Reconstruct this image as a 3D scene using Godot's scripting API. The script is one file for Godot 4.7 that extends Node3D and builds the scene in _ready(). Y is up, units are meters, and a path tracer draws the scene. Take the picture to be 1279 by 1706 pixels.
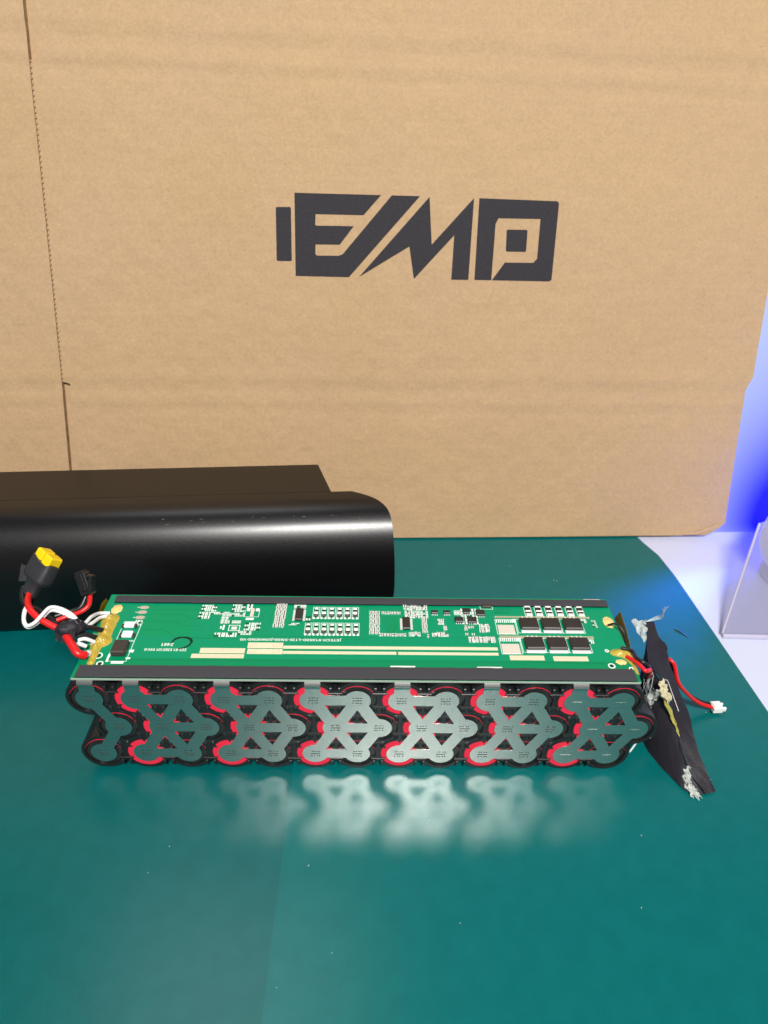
extends Node3D

# ---------------------------------------------------------------- mesh helper
class Geo:
	var v := PackedVector3Array()
	var n := PackedVector3Array()
	var t := PackedVector2Array()

	func tri(a: Vector3, b: Vector3, c: Vector3, na: Vector3, nb: Vector3, nc: Vector3, ua := Vector2.ZERO, ub := Vector2.ZERO, uc := Vector2.ZERO) -> void:
		if (b - a).cross(c - a).dot(na + nb + nc) > 0.0:
			v.append_array([a, c, b]); n.append_array([na, nc, nb]); t.append_array([ua, uc, ub])
		else:
			v.append_array([a, b, c]); n.append_array([na, nb, nc]); t.append_array([ua, ub, uc])

	func flat(a: Vector3, b: Vector3, c: Vector3, d: Vector3, out: Vector3) -> void:
		var m := (b - a).cross(c - a)
		if m.length() < 1e-16:
			m = (c - a).cross(d - a)
		m = m.normalized()
		if m.dot(out) < 0.0:
			m = -m
		tri(a, b, c, m, m, m)
		tri(a, c, d, m, m, m)

	func quad(a: Vector3, b: Vector3, c: Vector3, d: Vector3, na: Vector3, nb: Vector3, nc: Vector3, nd: Vector3, ua := Vector2.ZERO, ub := Vector2.ZERO, uc := Vector2.ZERO, ud := Vector2.ZERO) -> void:
		tri(a, b, c, na, nb, nc, ua, ub, uc)
		tri(a, c, d, na, nc, nd, ua, uc, ud)

	# a box with chamfered edges, centre c, full size s, in frame f
	func box(c: Vector3, s: Vector3, ch := 0.0, f := Transform3D()) -> void:
		var h := s * 0.5
		ch = minf(ch, minf(h.x, minf(h.y, h.z)) * 0.8)
		var p := func(i: int, sx: float, sy: float, sz: float) -> Vector3:
			var q := Vector3(sx * (h.x - (0.0 if i == 0 else ch)), sy * (h.y - (0.0 if i == 1 else ch)), sz * (h.z - (0.0 if i == 2 else ch)))
			return f * (c + q)
		var B := f.basis
		for s1 in [-1.0, 1.0]:
			flat(p.call(0, s1, -1, -1), p.call(0, s1, 1, -1), p.call(0, s1, 1, 1), p.call(0, s1, -1, 1), B * Vector3(s1, 0, 0))
			flat(p.call(1, -1, s1, -1), p.call(1, 1, s1, -1), p.call(1, 1, s1, 1), p.call(1, -1, s1, 1), B * Vector3(0, s1, 0))
			flat(p.call(2, -1, -1, s1), p.call(2, 1, -1, s1), p.call(2, 1, 1, s1), p.call(2, -1, 1, s1), B * Vector3(0, 0, s1))
		if ch <= 0.0:
			return
		for a in [-1.0, 1.0]:
			for b in [-1.0, 1.0]:
				flat(p.call(0, a, b, -1), p.call(0, a, b, 1), p.call(1, a, b, 1), p.call(1, a, b, -1), B * Vector3(a, b, 0))
				flat(p.call(1, -1, a, b), p.call(1, 1, a, b), p.call(2, 1, a, b), p.call(2, -1, a, b), B * Vector3(0, a, b))
				flat(p.call(0, a, -1, b), p.call(0, a, 1, b), p.call(2, a, 1, b), p.call(2, a, -1, b), B * Vector3(a, 0, b))
				for d in [-1.0, 1.0]:
					var m := (B * Vector3(a, b, d)).normalized()
					tri(p.call(0, a, b, d), p.call(1, a, b, d), p.call(2, a, b, d), m, m, m)

	# 2D outlines (with holes) given thickness: outline in x, y of f, z from z0 to z1; cuts are y values that pass through the holes
	func prism(outers: Array, holes: Array, cuts: Array, z0: float, z1: float, f := Transform3D(), bevel := 0.0) -> void:
		var up := f.basis * Vector3(0, 0, 1)
		var ys := [-100.0] + cuts + [100.0]
		for o in outers:
			for k in ys.size() - 1:
				var band := PackedVector2Array([Vector2(-100, ys[k]), Vector2(100, ys[k]), Vector2(100, ys[k + 1]), Vector2(-100, ys[k + 1])])
				var parts: Array = Geometry2D.intersect_polygons(o, band) if cuts.size() else [o]
				for hole in holes:
					var nxt := []
					for q in parts:
						nxt.append_array(Geometry2D.clip_polygons(q, hole))
					parts = nxt
				for q in parts:
					var ix := Geometry2D.triangulate_polygon(q)
					for i in range(0, ix.size(), 3):
						for z in [z0, z1]:
							var m: Vector3 = up if z == z1 else -up
							tri(f * Vector3(q[ix[i]].x, q[ix[i]].y, z), f * Vector3(q[ix[i + 1]].x, q[ix[i + 1]].y, z), f * Vector3(q[ix[i + 2]].x, q[ix[i + 2]].y, z), m, m, m)
		for o in outers:
			wall(o, z0, z1, f, 1.0)
		for hole in holes:
			wall(hole, z0, z1, f, -1.0)

	func wall(o: PackedVector2Array, z0: float, z1: float, f: Transform3D, side: float) -> void:
		var ccw := 1.0 if not Geometry2D.is_polygon_clockwise(o) else -1.0
		for i in o.size():
			var a := o[i]
			var b := o[(i + 1) % o.size()]
			var e := (b - a)
			if e.length() < 1e-7:
				continue
			var m := f.basis * Vector3(e.y, -e.x, 0).normalized() * ccw * side
			quad(f * Vector3(a.x, a.y, z0), f * Vector3(b.x, b.y, z0), f * Vector3(b.x, b.y, z1), f * Vector3(a.x, a.y, z1), m, m, m, m)

	# rings of equal point count, smooth along both ways
	func loft(rings: Array, closed := true, caps := true) -> void:
		var m: int = rings[0].size()
		var nr := []
		for r in rings.size():
			var row := PackedVector3Array()
			for i in m:
				var a: Vector3 = rings[r][(i + 1) % m if closed else mini(i + 1, m - 1)] - rings[r][(i - 1 + m) % m if closed else maxi(i - 1, 0)]
				var b: Vector3 = rings[mini(r + 1, rings.size() - 1)][i] - rings[maxi(r - 1, 0)][i]
				row.append(a.cross(b).normalized())
			nr.append(row)
		# outward check on the first ring
		if closed:
			var cen := Vector3.ZERO
			for q in rings[0]:
				cen += q
			cen /= m
			var tot := 0.0
			for i in m:
				tot += nr[0][i].dot(rings[0][i] - cen)
			var mid: int = rings.size() / 2
			var cm := Vector3.ZERO
			for q in rings[mid]:
				cm += q
			cm /= m
			for i in m:
				tot += nr[mid][i].dot(rings[mid][i] - cm) * 10.0
			if tot < 0.0:
				for r in rings.size():
					for i in m:
						nr[r][i] = -nr[r][i]
		for r in rings.size() - 1:
			for i in (m if closed else m - 1):
				var j := (i + 1) % m
				quad(rings[r][i], rings[r][j], rings[r + 1][j], rings[r + 1][i], nr[r][i], nr[r][j], nr[r + 1][j], nr[r + 1][i])
		if caps and closed:
			for e in [0, rings.size() - 1]:
				var c := Vector3.ZERO
				for q in rings[e]:
					c += q
				c /= m
				var inner: int = 1 if e == 0 else rings.size() - 2
				var ci := Vector3.ZERO
				for q in rings[inner]:
					ci += q
				var out: Vector3 = (c - ci / m)
				for i in m:
					var k: Vector3 = (rings[e][i] - c).cross(rings[e][(i + 1) % m] - c).normalized()
					if k.dot(out) < 0.0:
						k = -k
					tri(c, rings[e][i], rings[e][(i + 1) % m], k, k, k)

	# tube along points (smoothed), radius r
	func tube(pts: Array, r: float, sides := 10, sub := 6) -> void:
		var p := smooth(pts, sub)
		var rings := []
		var side := Vector3.ZERO
		for i in p.size():
			var d: Vector3 = (p[mini(i + 1, p.size() - 1)] - p[maxi(i - 1, 0)]).normalized()
			if side == Vector3.ZERO:
				side = d.cross(Vector3(0.31, 0.9, 0.2)).normalized()
			side = (side - d * side.dot(d)).normalized()
			var up := d.cross(side)
			var ring := PackedVector3Array()
			for k in sides:
				var a := TAU * k / sides
				ring.append(p[i] + (side * cos(a) + up * sin(a)) * r)
			rings.append(ring)
		loft(rings)

	static func smooth(pts: Array, sub: int) -> Array:
		if pts.size() < 3:
			return pts
		var out := []
		for i in pts.size() - 1:
			var a: Vector3 = pts[maxi(i - 1, 0)]
			var b: Vector3 = pts[i]
			var c: Vector3 = pts[i + 1]
			var d: Vector3 = pts[mini(i + 2, pts.size() - 1)]
			for k in sub:
				out.append(b.cubic_interpolate(c, a, d, float(k) / sub))
		out.append(pts[-1])
		return out

	# a thin sheet between two lines of points, thickness th, slightly crumpled
	func ribbon(L: Array, R: Array, th: float, across := 6, crumple := 0.0, seed := 1, sub := 4) -> void:
		var l := smooth(L, sub)
		var r := smooth(R, sub)
		var rng := RandomNumberGenerator.new()
		rng.seed = seed
		var grid := []
		for i in l.size():
			var row := []
			for k in across + 1:
				var q: Vector3 = l[i].lerp(r[i], float(k) / across)
				row.append(q + Vector3(rng.randf_range(-1, 1), rng.randf_range(-1, 1), rng.randf_range(-1, 1)) * crumple)
			grid.append(row)
		sheet(grid, th)

	func sheet(grid: Array, th: float) -> void:
		var h := grid.size()
		var w: int = grid[0].size()
		var nn := []
		for i in h:
			var row := []
			for k in w:
				var a: Vector3 = grid[i][mini(k + 1, w - 1)] - grid[i][maxi(k - 1, 0)]
				var b: Vector3 = grid[mini(i + 1, h - 1)][k] - grid[maxi(i - 1, 0)][k]
				row.append(a.cross(b).normalized())
			nn.append(row)
		for s in [1.0, -1.0]:
			for i in h - 1:
				for k in w - 1:
					var q := func(y: int, x: int) -> Vector3: return grid[y][x] + nn[y][x] * (th * 0.5 * s)
					quad(q.call(i, k), q.call(i, k + 1), q.call(i + 1, k + 1), q.call(i + 1, k), nn[i][k] * s, nn[i][k + 1] * s, nn[i + 1][k + 1] * s, nn[i + 1][k] * s)
		var rim := []
		for k in w: rim.append([0, k])
		for i in range(1, h): rim.append([i, w - 1])
		for k in range(w - 2, -1, -1): rim.append([h - 1, k])
		for i in range(h - 2, 0, -1): rim.append([i, 0])
		var cen: Vector3 = grid[h / 2][w / 2]
		for j in rim.size():
			var a = rim[j]
			var b = rim[(j + 1) % rim.size()]
			var pa: Vector3 = grid[a[0]][a[1]]
			var pb: Vector3 = grid[b[0]][b[1]]
			var na: Vector3 = nn[a[0]][a[1]] * th * 0.5
			var nb: Vector3 = nn[b[0]][b[1]] * th * 0.5
			flat(pa - na, pb - nb, pb + nb, pa + na, (pa + pb) * 0.5 - cen)

	# profile (radius, height) turned round y
	func lathe(prof: Array, at := Vector3.ZERO, sides := 40) -> void:
		var rings := []
		for q in prof:
			var ring := PackedVector3Array()
			for k in sides:
				var a := TAU * k / sides
				ring.append(at + Vector3(cos(a) * q.x, q.y, sin(a) * q.x))
			rings.append(ring)
		loft(rings, true, true)

	# squashed ball (upper part of it)
	func dome(c: Vector3, r: Vector3, turn := 0.0, wob := 0.0, seed := 1) -> void:
		var rng := RandomNumberGenerator.new()
		rng.seed = seed
		var ph := rng.randf() * TAU
		var rings := []
		for i in 9:
			var e := -0.35 + (PI / 2 + 0.33) * i / 8.0
			var ring := PackedVector3Array()
			for k in 22:
				var a := TAU * k / 22
				var w := 1.0 + wob * (sin(a * 2 + ph) + 0.6 * sin(a * 3 + ph * 2.1))
				var q := Vector3(cos(a) * cos(e) * r.x * w, sin(e) * r.y, sin(a) * cos(e) * r.z * w)
				ring.append(c + q.rotated(Vector3.UP, turn))
			rings.append(ring)
		loft(rings)

	func mesh() -> ArrayMesh:
		var a := []
		a.resize(Mesh.ARRAY_MAX)
		a[Mesh.ARRAY_VERTEX] = v
		a[Mesh.ARRAY_NORMAL] = n
		a[Mesh.ARRAY_TEX_UV] = t
		var m := ArrayMesh.new()
		m.add_surface_from_arrays(Mesh.PRIMITIVE_TRIANGLES, a)
		return m


const MM := 0.001
var M := {}

func lin(r: float, g: float, b: float) -> Color:
	return Color(r, g, b).linear_to_srgb()

func mat(called: String, c: Color, rough: float, metal := 0.0, spec := 0.5) -> StandardMaterial3D:
	var m := StandardMaterial3D.new()
	m.resource_name = called
	m.albedo_color = c
	m.roughness = rough
	m.metallic = metal
	m.metallic_specular = spec
	M[called] = m
	return m

func noise(freq: float, seed: int, octaves := 4, kind := FastNoiseLite.TYPE_SIMPLEX_SMOOTH) -> FastNoiseLite:
	var f := FastNoiseLite.new()
	f.noise_type = kind
	f.frequency = freq
	f.seed = seed
	f.fractal_octaves = octaves
	return f

func ntex(freq: float, seed: int, size := 512, octaves := 4, normal := false, strength := 4.0, lo := Color.BLACK, hi := Color.WHITE) -> NoiseTexture2D:
	var t := NoiseTexture2D.new()
	t.width = size; t.height = size
	t.seamless = true
	t.noise = noise(freq, seed, octaves)
	t.as_normal_map = normal
	t.bump_strength = strength
	if not normal:
		var g := Gradient.new()
		g.set_color(0, lo); g.set_color(1, hi)
		t.color_ramp = g
	return t

func tag(o: Node, label: String, category: String, group := "", kind := "") -> Node:
	o.set_meta("label", label)
	o.set_meta("category", category)
	if group: o.set_meta("group", group)
	if kind: o.set_meta("kind", kind)
	return o

func thing(called: String, label: String, category: String, at := Vector3.ZERO, turn := 0.0, group := "") -> Node3D:
	var o := Node3D.new()
	o.name = called
	o.position = at
	o.rotation.y = turn
	add_child(o, true)
	tag(o, label, category, group)
	return o

func numbered(called: String, parent: Node) -> String:
	if not parent.has_node(called):
		return called
	var k := 1
	while parent.has_node("%s_%03d" % [called, k]):
		k += 1
	return "%s_%03d" % [called, k]

func obj(called: String, m: Mesh, material: Material, parent: Node = self, at := Vector3.ZERO) -> MeshInstance3D:
	var o := MeshInstance3D.new()
	o.name = numbered(called, parent)
	o.mesh = m
	o.material_override = material
	o.position = at
	parent.add_child(o, true)
	return o

func geo(called: String, g: Geo, material: Material, parent: Node = self) -> MeshInstance3D:
	return obj(called, g.mesh(), material, parent)

func mm(list: Array) -> Array:   # millimetres, three by three
	var out := []
	for i in range(0, list.size(), 3):
		out.append(Vector3(list[i], list[i + 1], list[i + 2]) * MM)
	return out

func p2(list: Array, k := MM) -> PackedVector2Array:
	var out := PackedVector2Array()
	for i in range(0, list.size(), 2):
		out.append(Vector2(list[i], list[i + 1]) * k)
	return out

func disc(c: Vector2, r: float, sides := 32) -> PackedVector2Array:
	var out := PackedVector2Array()
	for k in sides:
		out.append(c + Vector2.from_angle(TAU * k / sides) * r)
	return out

func bar(a: Vector2, b: Vector2, w: float) -> PackedVector2Array:
	var s := (b - a).normalized().orthogonal() * w * 0.5
	return PackedVector2Array([a + s, b + s, b - s, a - s])

func rounded(o: PackedVector2Array, r: float, steps := 4) -> PackedVector2Array:
	var out := PackedVector2Array()
	for i in o.size():
		var a := o[(i - 1 + o.size()) % o.size()]
		var b := o[i]
		var c := o[(i + 1) % o.size()]
		var k := minf(r, minf(a.distance_to(b), c.distance_to(b)) * 0.45)
		var p := b + (a - b).normalized() * k
		var q := b + (c - b).normalized() * k
		for j in steps + 1:
			var u := float(j) / steps
			out.append(p.lerp(b, u).lerp(b.lerp(q, u), u))
	return out

func union(polys: Array) -> Array:   # outlines only, holes dropped
	var acc := [polys[0]]
	for i in range(1, polys.size()):
		var cur: PackedVector2Array = polys[i]
		var rest := []
		for a in acc:
			var m: Array = Geometry2D.merge_polygons(a, cur)
			var outs := []
			for q in m:
				if not Geometry2D.is_polygon_clockwise(q):
					outs.append(q)
			if outs.size() == 1:
				cur = outs[0]
			else:
				rest.append(a)
		rest.append(cur)
		acc = rest
	return acc


# ================================================================ the scene
func _ready() -> void:
	# ---- camera
	var cam := Camera3D.new()
	cam.name = "camera"
	var pitch := 0.5556
	var roll := 0.0256
	var fwd := Vector3(0, -sin(pitch), -cos(pitch))
	var rt := Vector3.RIGHT
	var up := rt.cross(fwd)
	var r2 := rt * cos(roll) + up * sin(roll)
	var u2 := up * cos(roll) - rt * sin(roll)
	cam.transform = Transform3D(Basis(r2, u2, -fwd), Vector3(0, 0.3315, 0))
	cam.fov = 71.6
	cam.near = 0.01
	cam.far = 20.0
	var look := CameraAttributesPhysical.new()
	look.frustum_focal_length = 16.64
	look.frustum_focus_distance = 0.43
	look.frustum_near = 0.01
	look.frustum_far = 20.0
	look.exposure_aperture = 7.0
	cam.attributes = look
	cam.fov = 71.6
	add_child(cam)
	cam.current = true
	# ---- room light as the background, exposure
	var we := WorldEnvironment.new()
	we.name = "world_environment"
	var env := Environment.new()
	env.background_mode = Environment.BG_COLOR
	env.background_color = lin(0.13, 0.132, 0.14)
	env.tonemap_mode = Environment.TONE_MAPPER_LINEAR
	env.tonemap_exposure = 1.0
	env.sdfgi_enabled = true
	env.ssao_enabled = true
	env.ssil_enabled = true
	we.environment = env
	add_child(we)
	# ---- ceiling panels front and rear; the wide one is an added fill light
	area_light("ceiling_light_front", Vector3(0.13, 1.45, 0.80), Vector3(0.02, 0.0, -0.3), Vector2(0.46, 0.25), lin(1.0, 0.97, 0.93), 4.9)
	area_light("fill_light_wide", Vector3(0.0, 2.1, 1.4), Vector3(0.0, 0.0, -0.3), Vector2(3.0, 1.8), lin(1.0, 0.97, 0.94), 0.75)  # added soft fill above and behind the camera, no real fixture
	area_light("ceiling_light_rear", Vector3(-0.42, 1.95, -0.95), Vector3(-0.42, 0.0, -0.9), Vector2(0.7, 0.7), lin(0.96, 0.98, 1.0), 0.42)

	materials()
	surroundings()
	carton()
	casing()
	pack()
	torn_panel()
	glow_panel_and_stand()
	small_things()


func area_light(called: String, at: Vector3, towards: Vector3, size: Vector2, c: Color, e: float) -> void:
	var l := AreaLight3D.new()
	l.name = called
	l.area_size = size
	l.light_color = c
	l.light_energy = e
	l.shadow_enabled = true
	l.area_range = 8.0
	l.area_attenuation = 2.0
	add_child(l)
	l.look_at_from_position(at, towards, Vector3.FORWARD if absf((towards - at).normalized().y) > 0.9 else Vector3.UP)


func materials() -> void:
	# kraft board: fibres, flecks, faint flute lines
	var im := Image.create(1024, 1024, false, Image.FORMAT_RGB8)
	var n1 := noise(0.004, 3, 3)
	var n2 := noise(0.05, 5, 3)
	var n3 := noise(0.22, 6, 2)
	var rng := RandomNumberGenerator.new()
	rng.seed = 11
	for y in 1024:
		var flute := 0.004 * sin(y * TAU / 10.0)
		for x in 1024:
			var k := 1.0 + 0.014 * n1.get_noise_2d(x, y) + 0.016 * n2.get_noise_2d(x * 0.8, y) + 0.040 * n3.get_noise_2d(x * 0.7, y) + flute + rng.randf_range(-0.035, 0.035)
			im.set_pixel(x, y, Color(0.692 * k, 0.580 * k, 0.452 * k * (0.99 + 0.03 * n1.get_noise_2d(y, x))))
	for i in 110:
		var x := rng.randi_range(2, 1020)
		var y := rng.randi_range(2, 1020)
		im.fill_rect(Rect2i(x, y, rng.randi_range(1, 2), 1), Color(0.54, 0.44, 0.32))
	var kraft := mat("kraft_board", Color.WHITE, 0.82, 0.0, 0.3)
	kraft.albedo_texture = ImageTexture.create_from_image(im)
	kraft.uv1_triplanar = true
	kraft.uv1_scale = Vector3(1.7, 1.7, 1.7)
	kraft.normal_enabled = true
	kraft.normal_texture = ntex(0.06, 8, 512, 4, true, 2.0)
	kraft.normal_scale = 0.35
	mat("kraft_edge", lin(0.20, 0.125, 0.06), 0.9)
	var pr := mat("ink", Color.WHITE, 0.75, 0.0, 0.3)
	pr.albedo_texture = ntex(0.16, 15, 512, 5, false, 1.0, lin(0.020, 0.019, 0.023), lin(0.046, 0.042, 0.048))
	pr.uv1_triplanar = true
	pr.uv1_scale = Vector3(8, 8, 8)
	# rubber mats
	for k in 2:
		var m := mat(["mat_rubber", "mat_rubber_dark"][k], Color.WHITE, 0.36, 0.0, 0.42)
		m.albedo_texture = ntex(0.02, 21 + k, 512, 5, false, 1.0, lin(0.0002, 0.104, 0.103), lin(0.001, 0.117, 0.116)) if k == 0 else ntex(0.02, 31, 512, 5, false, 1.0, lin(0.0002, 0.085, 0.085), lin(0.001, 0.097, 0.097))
		m.roughness_texture = ntex(0.03, 41, 512, 5, false, 1.0, Color(0.86, 0.86, 0.86), Color(1.0, 1.0, 1.0))
		m.roughness = 0.27
		m.normal_enabled = true
		m.normal_texture = ntex(0.25, 51, 512, 3, true, 2.0)
		m.normal_scale = 0.035
		m.uv1_triplanar = true
		m.uv1_world_triplanar = true
		m.uv1_scale = Vector3(6, 6, 6)
	mat("white_laminate", lin(0.55, 0.58, 0.72), 0.35)
	mat("wall_paint", lin(0.30, 0.31, 0.34), 0.8)
	# casing
	var al := mat("black_anodised", lin(0.0030, 0.0026, 0.0030), 0.34, 0.0, 0.52)
	al.roughness_texture = ntex(0.05, 61, 512, 5, false, 1.0, Color(0.8, 0.8, 0.8), Color(1, 1, 1))
	al.normal_enabled = true
	al.normal_texture = ntex(0.12, 62, 512, 4, true, 2.0)
	al.normal_scale = 0.06
	al.uv1_triplanar = true
	al.uv1_scale = Vector3(8, 30, 30)
	mat("scuff", lin(0.22, 0.22, 0.23), 0.5)
	# pack
	mat("holder_plastic", lin(0.012, 0.013, 0.014), 0.34, 0.0, 0.5)
	mat("cell_red", lin(0.80, 0.020, 0.060), 0.42)
	mat("cell_steel", lin(0.05, 0.055, 0.055), 0.35, 0.6)
	var ni := mat("nickel", lin(0.68, 0.68, 0.64), 0.27, 1.0)
	ni.normal_enabled = true
	ni.normal_texture = ntex(0.02, 72, 512, 3, true, 3.0)
	ni.normal_scale = 0.02
	ni.uv1_triplanar = true
	ni.uv1_scale = Vector3(14, 14, 14)
	mat("weld", lin(0.05, 0.05, 0.05), 0.6, 0.2)
	mat("foam", lin(0.052, 0.052, 0.058), 0.85, 0.0, 0.25)
	M["foam"].normal_enabled = true
	M["foam"].normal_texture = ntex(0.3, 73, 256, 3, true, 3.0)
	M["foam"].normal_scale = 0.4
	M["foam"].uv1_triplanar = true
	M["foam"].uv1_scale = Vector3(40, 40, 40)
	mat("board_edge", lin(0.34, 0.40, 0.34), 0.6)
	mat("chip_black", lin(0.018, 0.016, 0.017), 0.42)
	mat("solder", lin(0.82, 0.82, 0.80), 0.35, 0.25)
	mat("tinned", lin(0.74, 0.68, 0.48), 0.45, 0.1)
	mat("silver_pad", lin(0.74, 0.70, 0.62), 0.42, 0.3)
	mat("silkscreen", lin(0.72, 0.76, 0.70), 0.6)
	mat("part_brown", lin(0.035, 0.028, 0.024), 0.5)
	mat("via", lin(0.16, 0.12, 0.06), 0.6)
	var glue := mat("amber_glue", lin(0.50, 0.35, 0.05), 0.25)
	glue.subsurf_scatter_enabled = true
	glue.subsurf_scatter_strength = 0.4
	mat("pale_glue", lin(0.80, 0.58, 0.22), 0.3)
	mat("wire_red", lin(0.62, 0.010, 0.012), 0.33)
	mat("wire_black", lin(0.010, 0.010, 0.011), 0.36)
	mat("wire_white", lin(0.78, 0.79, 0.78), 0.4)
	mat("plug_yellow", lin(0.86, 0.58, 0.003), 0.36)
	mat("shrink_black", lin(0.026, 0.026, 0.030), 0.42)
	mat("plug_white", lin(0.80, 0.79, 0.77), 0.4)
	var tape := mat("cloth_tape", lin(0.016, 0.014, 0.020), 0.52, 0.0, 0.4)
	tape.normal_enabled = true
	tape.normal_texture = ntex(0.2, 81, 256, 3, true, 4.0)
	tape.normal_scale = 0.5
	tape.uv1_triplanar = true
	tape.uv1_scale = Vector3(30, 30, 30)
	var fib := mat("fibre_film", Color(0.93, 0.95, 0.93, 0.80), 0.5)
	fib.transparency = BaseMaterial3D.TRANSPARENCY_ALPHA
	fib.albedo_texture = ntex(0.09, 91, 512, 4, false, 1.0, Color(0.72, 0.74, 0.72, 0.30), Color(1, 1, 1, 1.0))
	fib.uv1_triplanar = true
	fib.uv1_scale = Vector3(30, 30, 30)
	mat("fibre_strand", lin(0.66, 0.74, 0.72), 0.5)
	var kap := mat("polyimide", Color(0.60, 0.50, 0.08, 0.85), 0.30)
	kap.transparency = BaseMaterial3D.TRANSPARENCY_ALPHA
	mat("dry_glue", lin(0.52, 0.47, 0.30), 0.6)
	mat("yellow_tape", lin(0.34, 0.31, 0.07), 0.45)
	var ac := mat("acrylic", Color(0.62, 0.62, 0.74, 0.34), 0.12)
	ac.transparency = BaseMaterial3D.TRANSPARENCY_ALPHA
	mat("acrylic_edge", lin(0.50, 0.48, 0.62), 0.3)
	mat("white_plastic", lin(0.82, 0.83, 0.88), 0.35)
	mat("grey_plastic", lin(0.25, 0.25, 0.33), 0.4)
	mat("lint", lin(0.7, 0.72, 0.7), 0.8)


# ---------------------------------------------------------------- setting
func surroundings() -> void:
	var g := Geo.new()
	g.box(Vector3(0, -0.022, 0.0), Vector3(2.4, 0.04, 1.36), 0.002)
	tag(geo("table_top", g, M.white_laminate), "white laminate table top under the green mats", "table", "", "structure")
	g = Geo.new()
	g.box(Vector3(0, 0.298, -0.682), Vector3(2.4, 0.6, 0.03), 0.002)  # unseen; height and grey set so the mat reflects less light
	tag(geo("wall", g, M.wall_paint), "unseen grey partition behind the carton, kept low to dim the mat reflection", "partition", "", "structure")
	# two mats that meet in a seam
	var flat_up := Transform3D(Basis(Vector3(1, 0, 0), Vector3(0, 0, -1), Vector3(0, 1, 0)), Vector3.ZERO)
	g = Geo.new()
	var right := p2([-51.5, 560, 165, 560, 192, 548, 209, 525, 219, 494, 225.4, 477.8, 229.7, 449.6, 240.7, 311.6, 253, 160, 268, -60, 268, -500, -31, -500, -44.7, 135, -47.2, 258])
	g.prism([right], [], [], -0.0019, 0.0, flat_up)
	tag(geo("rubber_mat", g, M.mat_rubber), "larger green rubber work mat under most of the battery pack", "mat")
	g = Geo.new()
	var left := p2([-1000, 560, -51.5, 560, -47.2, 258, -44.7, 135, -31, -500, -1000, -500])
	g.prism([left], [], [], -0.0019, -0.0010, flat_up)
	tag(geo("rubber_mat", g, M.mat_rubber_dark), "darker green rubber work mat under the black casing", "mat")


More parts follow.
